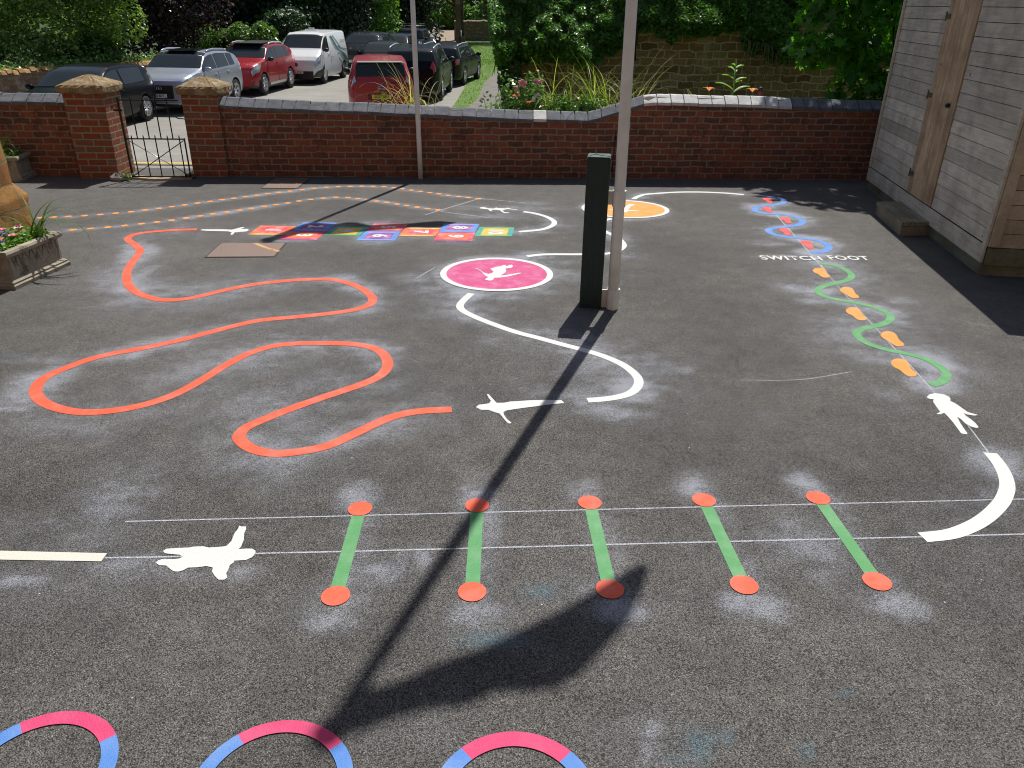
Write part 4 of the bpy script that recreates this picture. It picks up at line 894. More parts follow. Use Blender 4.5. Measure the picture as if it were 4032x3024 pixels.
def tree(name, label, cat, loc, lobes, n, size, mat, trunk=(.18, 3.), group=None, inner=.25, zmin=-1.9):
    e = empty(name, loc, label=label, cat=cat, group=group)
    lo = [(l[0]-loc[0], l[1]-loc[1], l[2]-loc[2], l[3], l[4], l[5]) for l in lobes]
    crown('crown', lo, n, size, mat, e, zmin-loc[2], inner)
    if trunk:
        r = random.Random(int(loc[0]*10)); mb = MB(); top = trunk[1]
        pts = [(0, 0, -.1), (r.uniform(-.1, .1), r.uniform(-.1, .1), top*.35), (r.uniform(-.2, .2), r.uniform(-.2, .2), top*.7), (r.uniform(-.3, .3), 0, top)]
        mb.tube(pts, [trunk[0], trunk[0]*.8, trunk[0]*.6, trunk[0]*.25], 8)
        for l in lo[:7]:
            mb.tube([pts[1], ((pts[1][0]+l[0])/2, (pts[1][1]+l[1])/2, (pts[1][2]+l[2])/2+.1), (l[0], l[1], l[2])], [trunk[0]*.45, trunk[0]*.3, trunk[0]*.1], 6)
        mb.build('trunk', barkm, e)
    return e
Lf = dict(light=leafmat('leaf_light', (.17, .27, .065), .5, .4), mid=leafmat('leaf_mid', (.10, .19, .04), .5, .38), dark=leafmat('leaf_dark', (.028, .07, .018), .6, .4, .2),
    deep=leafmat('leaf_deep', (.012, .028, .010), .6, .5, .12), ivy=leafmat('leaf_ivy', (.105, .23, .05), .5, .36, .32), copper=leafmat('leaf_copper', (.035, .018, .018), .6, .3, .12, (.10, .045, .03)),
    syc=leafmat('leaf_sycamore', (.085, .21, .03), .4, .38, .6), bright=leafmat('leaf_bright', (.16, .30, .05), .4, .45, .4), grass=leafmat('grass_blade', (.12, .22, .035), .4, .6, .35, (.26, .30, .08)),
    sedge=leafmat('sedge_blade', (.30, .38, .08), .35, .5, .5, (.58, .54, .24)), straw=leafmat('straw_blade', (.55, .48, .26), .3, .6, .4), rose=leafmat('leaf_rose', (.14, .26, .07), .4, .32, .4))
def LB(u0, u1, y, z0, z1, nx, r, depth=1.2, jz=.5, seed=0):     # lobes spread over the stretch seen between u0 and u1 at distance y
    g = random.Random(seed); out = []
    xa = Y(u0, 60, y)[0]; xb = Y(u1, 60, y)[0]
    for i in range(nx):
        x = xa+(xb-xa)*(i+.5)/nx
        z = z0+r*.6
        while z < z1+r*.3 or z == z0+r*.6:
            out.append((x+g.uniform(-.3, .3)*r, y+g.uniform(-depth, depth), z+g.uniform(-jz, jz)*r, r*g.uniform(.8, 1.2), r*g.uniform(.8, 1.2), r*g.uniform(.7, 1.1)))
            z += r*1.15
    return out
tree('willow_shrub', 'large light green shrub overhanging the stone wall at the left edge', 'shrub', (-17.5, 28.5, -.9), LB(-150, 300, 27.6, -.1, 4.0, 4, 1.3, seed=1)+LB(300, 500, 28.6, .9, 4.2, 3, .75, .5, seed=2), 34000, .125, Lf['light'], (.15, 3), inner=.12)
tree('willow_shrub', 'mid green shrub with branches reaching towards the silver car', 'shrub', (-14.3, 30, -.9), LB(200, 430, 28.8, -.1, .7, 3, .7, .5, seed=4), 9000, .11, Lf['mid'], (.1, 1.8), inner=.12)
tree('copper_beech', 'purple leaved copper beech behind the silver car', 'tree', (-14.5, 34.5, -.9), LB(360, 780, 34, .6, 5.5, 4, 1.6, seed=3), 26000, .17, Lf['copper'], (.3, 5))
tree('dark_tree', 'dark shaded tree rising behind the red crossover', 'tree', (-17, 47, -1), LB(640, 980, 46, -.5, 7.5, 3, 2.3, seed=5), 17000, .26, Lf['deep'], (.35, 6), 'dark trees behind the parked cars')
tree('dark_tree', 'dark shaded tree with some lit leaves behind the white van', 'tree', (-14, 49, -1), LB(960, 1220, 48, -.5, 7.5, 3, 2.2, seed=6), 17000, .26, Lf['dark'], (.35, 6), 'dark trees behind the parked cars')
tree('dark_tree', 'dark shaded tree between the white van and the black car', 'tree', (-11.6, 52, -1.1), LB(1180, 1400, 51, -.5, 7.5, 2, 2.3, seed=7), 14000, .27, Lf['deep'], (.35, 6), 'dark trees behind the parked cars')
tree('lit_tree', 'sunlit mid green tree behind the black cars', 'tree', (-10.2, 57, -1.5), LB(1340, 1530, 56, -1.2, 6, 3, 1.5, seed=8), 15000, .24, Lf['bright'], (.25, 5))
tree('dark_tree', 'very dark tree overhanging the lane beyond the roof-racked car', 'tree', (-11.5, 72, -1.8), LB(1490, 1680, 71, -1.2, 9, 3, 2.4, seed=9), 17000, .34, Lf['deep'], (.4, 7), 'dark trees behind the parked cars')
tree('dark_tree', 'dark tree whose branches hang over the far dirt track', 'tree', (-6, 92, -1.8), LB(1580, 1960, 90, 2.6, 12, 4, 2.8, seed=10), 14000, .4, Lf['dark'], (.4, 8), 'dark trees behind the parked cars')
tree('bramble_bush', 'bushy green bramble on the stone wall between the red car and the van', 'bush', (-11.8, 37, -1), LB(810, 1080, 36.5, -.7, .35, 6, .62, .5, seed=11), 11000, .13, Lf['mid'], None, inner=.1)
tree('bramble_bush', 'bushy hedge spilling over the stone wall behind the silver car', 'bush', (-12.6, 31, -1), LB(640, 900, 31.5, -.5, -.4, 5, .4, .4, seed=12), 6000, .12, Lf['light'], None, inner=.1)
tree('bramble_bush', 'dark bush beside the white van', 'bush', (-9.2, 43, -1), LB(1040, 1160, 42, -.9, .4, 3, .8, seed=15), 6000, .15, Lf['dark'], None, inner=.1)
tree('field_hedge', 'bright sunlit hedgerow beyond the dirt track', 'hedge', (-5, 122, -1.5), LB(1660, 1990, 120, -1.2, -.6, 8, 2.0, seed=13), 16000, .42, Lf['bright'], None, inner=.1)
tree('rose_bush', 'rose bush with white blooms beside the roof-racked car', 'rose bush', (-9.6, 55, -1.5), LB(1505, 1550, 54, -1.3, -.2, 2, .6, seed=14), 1500, .14, Lf['mid'], None)
mb = MB(); r_ = random.Random(4)
for k in range(16): mb.ell((-9.55+r_.uniform(-.6, .6), 53.6+r_.uniform(-.2, .2), r_.uniform(-.5, .35)), (.07, .07, .06), 7, 5)
o = mb.build('blooms', simple('white_petals', (.75, .75, .70), .7)); o.parent = bpy.data.objects['rose_bush']; o.matrix_parent_inverse = Matrix.Translation((9.6, -55, 1.5))
# far woods on rising ground closing the view
def hz_(x, y): return TZ(x, y)+min(1, max(0, (y-124)/26))**1.3*17
xs2 = [-220+i*8 for i in range(56)]; ys2 = [122+i*3 for i in range(12)]+[170, 200]
hm, nt, b = newmat('wooded_slope'); p = wpos(nt); col = ramp(nt, noise(nt, p, .5, 8, .7), [(.3, (.008, .016, .005)), (.7, (.03, .05, .015))]); nt.links.new(col, b.inputs['Base Color']); b.inputs['Roughness'].default_value = 1
sheet('hillside', xs2, ys2, hm, .2, zf=hz_)
n = 26000; X = rng.uniform(-130, 90, n); Yv = rng.uniform(123, 146, n); Z = np.array([hz_(a, c) for a, c in zip(X, Yv)])+rng.uniform(0, 3.4, n)*(.4+.6*np.abs(np.sin(X*.23)))
o = quads_mesh('woodland', leaf_verts(np.stack([X, Yv, Z], 1), np.tile([0, -.6, .8], (n, 1)), .9), Lf['dark']); tag(o, 'dark far-off woodland closing the view', 'woodland', kind='stuff')
# side trees added as dark reflections for the car paint and glass
for k, (x, y, lab) in enumerate([(-27, 36, 'added dark tree beyond the left frame edge, for dark car reflections'), (12, 27, 'added dark tree behind the shed and ivy wall, for dark car reflections')]):
    tree('dark_tree', lab, 'tree', (x, y, -.5), [(x+random.uniform(-1.5, 1.5), y+random.uniform(-1, 1), 1+j*1.7, 2.6, 2.2, 1.8) for j in range(5)], 9000, .3, Lf['dark'], (.4, 6), 'dark trees behind the parked cars')
# low stone wall beside the parked cars
RUB = brickmat('rubble_stone', (.24, .155, .09), (.33, .24, .15), (.17, .14, .10), .34, .13, .014, .035, stain=((.40, .36, .28), 3, .52, .6), third=(.18, .10, .07), bstr=1.)
def stone_wall(pts, h, th, label, name='stone_wall', mat=RUB, cap=True, capcol=(.42, .25, .11), z0=-.3, zt=None):
    e = empty(name, (0, 0, 0), label=label, cat='stone wall'); mb = MB(); P = []
    for (a, c) in zip(pts, pts[1:]):
        m = max(2, int(math.dist(a, c)/.5))
        for k in range(m): P.append((a[0]+(c[0]-a[0])*k/m, a[1]+(c[1]-a[1])*k/m))
    P.append(pts[-1]); vs = []; r = random.Random(8); tops = []
    for i, q in enumerate(P):
        d = Vector((P[min(i+1, len(P)-1)][0]-P[max(i-1, 0)][0], P[min(i+1, len(P)-1)][1]-P[max(i-1, 0)][1])).normalized(); nn = Vector((-d.y, d.x))*th/2
        g0 = TZ(*q)+z0; zt_ = (TZ(*q)+h if zt is None else zt)+r.uniform(-.03, .03); tops.append((q, nn.copy(), zt_))
        vs += [(q[0]-nn.x, q[1]-nn.y, g0), (q[0]-nn.x, q[1]-nn.y, zt_), (q[0]+nn.x, q[1]+nn.y, zt_), (q[0]+nn.x, q[1]+nn.y, g0)]
    fs = [(4*i+k, 4*i+4+k, 4*i+5+k, 4*i+1+k) for i in range(len(P)-1) for k in range(3)]+[(0, 1, 2, 3), tuple(4*(len(P)-1)+k for k in (3, 2, 1, 0))]
    mb.add(vs, fs); mb.build('wall', mat, e)
    if cap:
        mb = MB()
        for (q, nn, z), (q2, n2, z2) in zip(tops, tops[1:]):
            for k in range(3):
                a = k/3; c = (k+1)/3-.04; zz = r.uniform(-.02, .03); A = Vector(q).lerp(Vector(q2), a); B_ = Vector(q).lerp(Vector(q2), c); s = 1.12
                nn3 = Vector((nn.x, nn.y))*s; zc = z+(z2-z)*a
                mb.add([(A.x-nn3.x, A.y-nn3.y, zc+zz), (B_.x-nn3.x, B_.y-nn3.y, zc+zz), (B_.x+nn3.x, B_.y+nn3.y, zc+zz), (A.x+nn3.x, A.y+nn3.y, zc+zz), (A.x-nn3.x*.7, A.y-nn3.y*.7, zc+.09+zz), (B_.x-nn3.x*.7, B_.y-nn3.y*.7, zc+.10+zz), (B_.x+nn3.x*.5, B_.y+nn3.y*.5, zc+.12+zz), (A.x+nn3.x*.5, A.y+nn3.y*.5, zc+.12+zz)],
                       [(0, 1, 5, 4), (1, 2, 6, 5), (2, 3, 7, 6), (3, 0, 4, 7), (4, 5, 6, 7), (3, 2, 1, 0)])
        mb.build('coping', simple('cap_stones', capcol, .95, 0, .45, 3, .8, 30), e)
    return e
stone_wall([(-20, 17), (-15.2, 24.3), (-12.9, 28.5), (-11.6, 33), (-10.4, 42)], .92, .4, 'low rubble stone wall with orange capstones behind the parked cars')
stone_wall([Y(1790, 160, 92)[:2], Y(2060, 160, 92)[:2]], 1.9, .5, 'far brown stone wall standing beside the dirt track', mat=RUB, capcol=(.4, .36, .26))
# ground ivy along the low wall top
n = 5200; T = rng.random(n); WP = np.array([(-20, 17), (-15.2, 24.3), (-12.9, 28.5), (-11.6, 33), (-10.4, 42)]); seg = rng.integers(0, 4, n); Pq = WP[seg]*(1-T[:, None])+WP[seg+1]*T[:, None]
Cc = np.stack([Pq[:, 0]-.25+rng.normal(0, .18, n), Pq[:, 1]+rng.normal(0, .15, n), np.array([TZ(a, c) for a, c in Pq])+.98+np.abs(rng.normal(0, .1, n))], 1)
tag(quads_mesh('trailing_ivy', leaf_verts(Cc, np.tile([.2, -.4, .9], (n, 1)), .11), Lf['light']), 'pale green creeper trailing along the low stone wall', 'ivy', kind='stuff')

# ------------------------------------------------------------------ ivy covered stone wall on the right
WY = 15.9
def wyy(x): return WY+.02*x
xl = Y(2034, 300, WY)[0]
DK = brickmat('brown_stone', (.27, .145, .075), (.36, .22, .13), (.44, .36, .26), .31, .135, .014, .04, stain=((.46, .36, .25), 2.4, .56, .5), third=(.15, .085, .055), bstr=1.)
ew = empty('garden_stone_wall', (0, 0, 0), label='tall brown coursed stone wall under the ivy, behind the flower bed', cat='stone wall')
mb = MB(); vs = []
for k in range(21):
    x = xl+(11-xl)*k/20; zt_ = 1.72 if x > 2.2 else 1.5; vs += [(x, wyy(x), -1.2), (x, wyy(x), zt_), (x, wyy(x)+.45, zt_), (x, wyy(x)+.45, -1.2)]
mb.add(vs, [(4*i+k, 4*i+4+k, 4*i+5+k, 4*i+1+k) for i in range(20) for k in range(3)]+[(0, 1, 2, 3), (83, 82, 81, 80)]); mb.build('wall', DK, ew)
q0 = Y(2034, 300, WY)
ih = empty('ivy_mass', (q0[0], WY, 0), label='thick glossy ivy mass draped over the brown stone wall', cat='ivy')
bnd = [(1905,-60),(1922,60),(1935,170),(1950,235),(1975,290),(2000,320),(2034,245),(2110,252),(2250,252),(2320,282),(2345,250),(2385,225),(2430,212),(2452,198),(2500,118),(2545,122),(2600,150),(2628,176),(2680,138),(2725,146),(2790,142),(2860,126),(2905,128),(2925,190),(2960,226),(3010,225),(3060,250),(3200,250),(3600,240)]
def bz(u):
    for a, c in zip(bnd, bnd[1:]):
        if u <= c[0]: return a[1]+(c[1]-a[1])*(u-a[0])/(c[0]-a[0])
    return 240
n = 84000; U = rng.uniform(1925, 3620, n); T = rng.random(n)**.8; C = np.zeros((n, 3)); Nn = np.zeros((n, 3))
nc = 700; cu_ = rng.uniform(1900, 3620, nc); ct = rng.random(nc); ca = rng.random(nc)
for i in range(n):
    u = U[i]; left = max(0, min(1, (2480-u)/200)); bul = .15+.75*left+.1*math.sin(u*.021)
    if u > 2900: bul = .12
    vb = bz(u)+6*math.sin(u*.11)+4*math.sin(u*.31)
    zt = 2.75+.25*math.sin(u*.013)
    pb = Y(u, vb, WY-bul*.5); zb = pb[2]
    t = T[i]; z = zb+(zt-zb)*t; prof = math.sin(min(1, t*2.2+.15)*1.57)*(1 if t < .75 else math.cos((t-.75)/.25*1.4))
    lump = 0
    y = WY-bul*min(1, .35+t*3.2)+max(0, t-.2)*(.9+.9*left)+abs(rng.normal(0, .045)); x = Y(u, 200, y)[0]
    C[i] = (x, y, z); Nn[i] = (0.1, -.45, .9)
lmp = .40*(vnoise(C[:, 0]*1.+30, C[:, 2]+9, 2.6, 21)-.5)+.20*(vnoise(C[:, 0]+30, C[:, 2]+9, 7., 22)-.5)
C[:, 1] -= lmp*np.where(U < 2480, 1.3, .7)
quads = leaf_verts(C, Nn, .085); quads_mesh('foliage', quads-np.array([q0[0], WY, 0]), Lf['ivy'], ih)
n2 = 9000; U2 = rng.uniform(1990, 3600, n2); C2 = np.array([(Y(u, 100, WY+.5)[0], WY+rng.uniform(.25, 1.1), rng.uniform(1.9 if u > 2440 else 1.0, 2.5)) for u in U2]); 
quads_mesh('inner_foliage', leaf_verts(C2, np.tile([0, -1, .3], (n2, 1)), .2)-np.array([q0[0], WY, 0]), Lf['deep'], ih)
mb = MB(); r_ = random.Random(2)
for k in range(46):
    u = r_.choice([r_.uniform(1925, 2030), r_.uniform(2900, 3150), r_.uniform(2320, 2380), r_.uniform(2930, 3080)]); a = Y(u, bz(u)-60, WY-.12-(.25 if u < 2100 else 0)); 
    ln = r_.uniform(.25, .8); pts = [(a[0]-q0[0], a[1]-WY, a[2])]
    for j in range(4): pts.append((pts[-1][0]+r_.uniform(-.05, .05), pts[-1][1]+r_.uniform(-.015, .015), pts[-1][2]-ln/4))
    mb.tube(pts, [.009, .007, .006, .005, .003], 4)
mb.build('stem', simple('ivy_stem', (.16, .12, .07), .9), ih)
# hanging dark skirt at the left end of the wall
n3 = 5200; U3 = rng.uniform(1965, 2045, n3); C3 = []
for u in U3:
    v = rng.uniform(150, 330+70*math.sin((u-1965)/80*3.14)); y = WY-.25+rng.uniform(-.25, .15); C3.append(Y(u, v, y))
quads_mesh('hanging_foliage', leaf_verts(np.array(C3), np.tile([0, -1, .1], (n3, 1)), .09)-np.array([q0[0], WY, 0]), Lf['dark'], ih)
mb = MB(); a = Y(1990, 380, WY+.1); mb.tube([(a[0], a[1], -1.1), (a[0]+.05, a[1], 0), (a[0]+.1, a[1], 1.2), (a[0]+.2, a[1], 2)], [.2, .16, .13, .1], 8); o = mb.build('trunk', barkm, ih); o.matrix_parent_inverse = Matrix.Translation((-q0[0], -WY, 0))
mb = MB(); a = Y(2508, 100, WY-.25)
mb.tube([(a[0], a[1], 1.72), (a[0]+.02, a[1], 1.5), (a[0], a[1], 1.3), (a[0]+.02, a[1], 1.05)], .016, 6); mb.box((a[0], a[1], 1.42), (.07, .05, .22)); mb.tube([(a[0]-.04, a[1], 1.62), (a[0]+.05, a[1], 1.66)], .012, 6)
tag(mb.build('wall_lamp_bracket', M['iron']), 'black iron bracket on the stone wall beside the near flagpole', 'bracket')

# sycamore beside the shed: palmate leaves
def palmate():
    pts = []
    for k, (r_, a) in enumerate([(.12, -90), (.42, -50), (.26, -25), (.50, 5), (.27, 32), (.48, 58), (.30, 75), (.62, 90), (.30, 105), (.48, 122), (.27, 148), (.50, 175), (.26, 205), (.42, 230)]):
        pts.append((r_*math.cos(R(a)), r_*math.sin(R(a))))
    return np.array(pts)
PA = palmate()
def palm_leaves(C, D, size, g):
    n = len(C); m = len(PA); Nn = unit(D+g.normal(size=(n, 3))*.5); a = unit(np.tile([0, 0, -1.], (n, 1))+g.normal(size=(n, 3))*.5)
    t = unit(a-Nn*np.sum(a*Nn, 1, keepdims=True)); s = np.cross(Nn, t); sz = size*(.6+.8*g.random((n, 1, 1)))
    fold = np.abs(PA[:, 0])*.25
    V = C[:, None]+(s[:, None]*PA[None, :, :1]+t[:, None]*PA[None, :, 1:2]+Nn[:, None]*fold[None, :, None])*sz
    return V.reshape(-1, 3)
ss = empty('sycamore', (5.9, 12.9, -.3), label='broad-leaved sycamore between the ivy wall and the shed', cat='tree')
lobs = [(4.6, 12.6, 1.6, .55, .5, .5), (5.1, 12.4, 1.0, .5, .5, .5), (5.6, 12.7, 1.7, .9, .7, .8), (4.9, 12.7, 2.3, .8, .7, .5), (5.9, 12.4, .9, .6, .6, .6), (6.2, 12.9, 2.4, 1., .8, .8), (5.2, 13.0, 3.1, 1.1, .9, .7), (6.2, 12.8, 3.9, 1.3, 1.1, .9), (5.3, 12.6, 4.6, 1.1, 1, .8), (6.3, 12.6, 5.5, 1.2, 1, .8), (7.4, 12.8, 4.6, 1.3, 1.1, 1.1), (5.25, 12.2, .75, .35, .3, .25)]
lobs += [(4.9, 12.5, 6.3, .8, .7, .5), (5.8, 12.6, 6.8, 1.0, .9, .6), (6.8, 12.7, 7.2, 1.1, 1, .7), (4.7, 12.5, 5.6, .8, .6, .6)]
C, D = lobes_pts(lobs, 6400, .3, .45)
quads_mesh('crown', palm_leaves(C, D*.5+np.array([0, 0, .6]), .20, rng)-np.array([5.9, 12.9, -.3]), Lf['syc'], ss, per=len(PA))
mb = MB(); mb.tube([(0, 0, -.2), (-.05, 0, .9), (-.1, -.1, 2.2), (0, 0, 4.2), (.1, 0, 5.6)], [.09, .075, .06, .04, .015], 8)
r_ = random.Random(6)
for l in lobs:
    z0_ = r_.uniform(.3, max(.5, l[2]-.3)); mb.tube([(-.05, 0, z0_), ((l[0]-5.9)*.5, (l[1]-12.9)*.5, (z0_+l[2]+.3)/2+.1), (l[0]-5.9, l[1]-12.9, l[2]+.3)], [.025, .018, .008], 5)
mb.build('trunk', simple('dark_bark', (.05, .04, .03), .9, 0, .3, 8, .6), ss)

# ------------------------------------------------------------------ raised bed and its plants
bedm = simple('bed_soil', (.05, .038, .025), .95, 0, .4, 5, .9, 30)
mb = MB(); mb.add([(-.9, wy(-.9)+.23, .35), (1.3, wy(1.3)+.23, .5), (5.4, wy(5.4)+.23, .62), (5.4, 12.8, .5), (1.3, 12.4, .3), (-.6, 11.6, .1), (-1.3, 10.8, -.2), (-1.5, 10.15, -.1)], [(0, 1, 2, 3, 4, 5, 6, 7)])
tag(mb.build('bed_soil', bedm, fix=False), kind='structure')
mb = MB(); mb.add([(-1.5, 10.15, -.1), (-1.3, 10.8, -.2), (-.6, 11.6, .1), (1.3, 12.4, .3), (5.4, 12.8, .5), (5.4, 12.9, -1.2), (1.3, 12.5, -1.2), (-.6, 11.7, -1.2), (-1.4, 10.8, -1.2), (-1.6, 10.15, -1.2)], [(0, 1, 8, 9), (1, 2, 7, 8), (2, 3, 6, 7), (3, 4, 5, 6)])
tag(mb.build('bank', gm, fix=False), kind='structure')
def blade(mb, p, az, ln, lean, w, curl=1.2, n=7, tip=0):
    x, y, z = p; dx, dy = math.cos(az), math.sin(az); a = lean; vs = []; pos = np.array([x, y, z]); sx, sy = -dy, dx
    for k in range(n+1):
        t = k/n; ww = w*(1-t)**.6*.5+.0006
        vs += [(pos[0]+sx*ww, pos[1]+sy*ww, pos[2]), (pos[0]-sx*ww, pos[1]-sy*ww, pos[2])]
        pos = pos+np.array([dx*math.sin(a), dy*math.sin(a), math.cos(a)])*ln/n; a += curl/n*(1+1.5*t)
    mb.add(vs, [(2*k, 2*k+1, 2*k+3, 2*k+2) for k in range(n)], True); return pos
def clump(u, y, nbl, hgt, label, mat, spread=.10, w=.012, cat='ornamental grass', name='sedge_clump', heads=0, zb=None, curl=1.3):
    x = Y(u, 420, y)[0]; z = zb if zb is not None else .45
    e = empty(name, (x, y, z), label=label, cat=cat, group='tall arching grasses in the bed'); mb = MB(); hm_ = MB(); r = random.Random(int(u))
    for k in range(nbl):
        az = r.uniform(0, 6.28) if r.random() < .5 else r.choice([0, 3.14])+r.uniform(-.5, .5)
        blade(mb, (r.gauss(0, spread), r.gauss(0, spread*.6), 0), az, hgt*1.75*r.uniform(.5, 1.1), r.uniform(.0, .2), w*1.35*r.uniform(.6, 1.2), curl*r.uniform(.3, 1.2), 10)
    mb.build('blades', mat, e, fix=False)
    for k in range(heads):
        az = r.choice([0, 3.14])+r.uniform(-.5, .5); p_ = blade(hm_, (r.gauss(0, spread*.5), 0, 0), az, hgt*1.55*r.uniform(1.0, 1.35), r.uniform(.1, .35), .009, 2.3, 12)
        hm_.tube([tuple(p_), (p_[0]+.004, p_[1], p_[2]-.05), (p_[0], p_[1], p_[2]-.085)], [.004, .007, .003], 5)
    if heads: hm_.build('seed_heads', Lf['straw'], e, fix=False)
    return e
clump(2120+80, 10.75, 60, .62, 'tall arching grass clump behind the pink roses', Lf['sedge'], .11, heads=8, zb=.45)
clump(2345, 10.7, 60, .60, 'arching grass clump at the dip of the wall coping', Lf['sedge'], .10, heads=4, zb=.5)
clump(2405, 10.6, 42, .6, 'grass clump left of the near flagpole', Lf['sedge'], .08, heads=3, zb=.5)
clump(2510, 10.65, 36, .58, 'grass clump right of the near flagpole with drooping seed heads', Lf['straw'], .09, heads=7, zb=.55)
clump(2710, 10.7, 8, .34, 'sparse straw coloured grass tuft above the white coping', Lf['straw'], .08, heads=5, zb=.68)
clump(1560, 10.6, 10, .50, 'dry straw grass in front of the red car', Lf['straw'], .14, heads=7, zb=.55)
clump(1610, 10.55, 26, .46, 'dry yellow grass tuft just left of the far flagpole', Lf['straw'], .06, heads=2, zb=.6)
clump(1700, 10.6, 12, .5, 'loose grass with hooked seed heads right of the far flagpole', Lf['straw'], .10, heads=6, zb=.5)
def leafy(u0, u1, y, n, z0, z1, size, mat, label, name='garden_plant', cat='plant', stems=14, sp=.12, group=None):
    xa, xb = Y(u0, 420, y)[0], Y(u1, 420, y)[0]; e = empty(name, ((xa+xb)/2, y, z0), label=label, cat=cat, group=group); g = np.random.default_rng(int(u0))
    cx_ = (xa+xb)/2; nst = stems; sx = g.uniform(xa, xb, nst); top = z1-(z1-z0)*.45*g.random(nst); mb = MB(); C = []
    for k in range(nst):
        dx = g.normal(0, .08); pts = [(sx[k]-cx_, g.normal(0, sp), 0), (sx[k]-cx_+dx*.5, g.normal(0, sp*.5), (top[k]-z0)*.5), (sx[k]-cx_+dx, g.normal(0, sp*.5), top[k]-z0)]
        mb.tube(pts, [.004, .003, .002], 4)
        for j in range(n//nst):
            t = g.random()**.7; a = np.array(pts[0])*(1-t)+np.array(pts[2])*t; C.append(a+g.normal(0, .035, 3))
    mb.build('stems', Lf['rose'], e, fix=False)
    C = np.array(C); quads_mesh('leaves', leaf_verts(C, np.tile([0, -.3, .9], (len(C), 1)), size, .7, g), mat, e); return e
leafy(1895, 1990, 10.7, 260, .42, .95, .045, Lf['rose'], 'straggly rose bush with one white bloom at the bed left end', 'rose_bush', 'rose bush')
rb = leafy(1990, 2140, 10.65, 1300, .40, 1.22, .052, Lf['rose'], 'leafy rose bush carrying clusters of pink roses', 'rose_bush', 'rose bush', 22)
leafy(2120, 2330, 10.55, 2300, .42, 1.0, .045, Lf['rose'], 'low leafy plants with small white flowers filling the bed', 'bedding_plants', 'plant', 34)
leafy(2300, 2440, 10.6, 650, .5, .92, .04, Lf['rose'], 'leafy plants beside the coping slope', 'bedding_plants', 'plant', 16)
leafy(1440, 1600, 10.55, 90, .5, .86, .06, Lf['bright'], 'young fern-like green shoots on the wall below the red car', 'seedling', 'plant', 5)
leafy(2900, 3060, 10.6, 120, .66, .95, .03, Lf['straw'], 'dry brown seed stems near the sycamore', 'dry_stems', 'plant', 8)
pinkm = leafmat('pink_petals', (.95, .66, .68), .08, .6, .75); whitem = leafmat('white_petals', (.85, .83, .80), .1, .6, .45); lilym = leafmat('orange_petals', (.85, .25, .05), .2, .5, .4)
for m_ in (pinkm, whitem, lilym):
    for n_ in m_.node_tree.nodes:
        if n_.type == 'MIX': n_.inputs[7].default_value = (1, 1, 1, 1)
def rosebloom(u, v, y, r, mat, par):
    p_ = Y(u, v, y); mb = MB(); g = random.Random(int(u*7+v))
    for k in range(16):
        a = g.uniform(0, 6.28); b_ = g.uniform(-.4, 1.3); d = Vector((math.cos(a)*math.cos(b_), math.sin(a)*math.cos(b_), math.sin(b_))); c = d*r*.55; s = d.cross(Vector((0, 0, 1))).normalized()*r*.6; t = d.cross(s).normalized()*r*.55
        mb.add([tuple(c-s-t), tuple(c+s-t), tuple(c+s+t+d*r*.2), tuple(c-s+t+d*r*.2)], [(0, 1, 2, 3)], True)
    o = mb.build('bloom', mat, par, fix=False); o.location = Vector(p_)-par.location
for u, v in [(2058,318),(2068,325),(2052,332),(2064,338),(2034,352),(2037,362),(2033,345),(2110,316),(2120,322),(2132,318),(2115,330),(2048,322)]: rosebloom(u, v, 10.5, .026, pinkm, rb)
for u, v in [(2103,385),(2110,378),(2100,395),(2118,372),(1904,390),(1898,388)]: rosebloom(u, v, 10.45, .024, whitem, rb)
def lily(u, v, y, label):
    p_ = Y(u, v, y); e = empty('day_lily', (p_[0], p_[1], p_[2]-.22), label=label, cat='flower', group='orange day lilies'); mb = MB()
    mb.tube([(0, 0, 0), (.01, 0, .12), (0, 0, .2)], [.004, .003, .003], 5); mb.build('stem', Lf['rose'], e, fix=False); mb = MB()
    for k in range(6):
        a = k*1.047; dx, dy = math.cos(a), math.sin(a); w = .012
        mb.add([(0, 0, .2), (dx*.03-dy*w, dy*.03+dx*w, .235), (dx*.065, dy*.065, .228), (dx*.03+dy*w, dy*.03-dx*w, .235)], [(0, 1, 2, 3)], True)
    mb.build('petals', lilym, e, fix=False); e.scale = (1.5, 1.5, 1.3)
for u, v, l in [(2032,400,'orange day lily below the pink roses'),(2790,372,'orange day lily behind the white coping, left of the tall broad-leaved plant'),(2960,376,'orange day lily right of the tall broad-leaved plant'),(2080,425,'small orange lily low among the rose leaves')]: lily(u, v, 10.45, l)
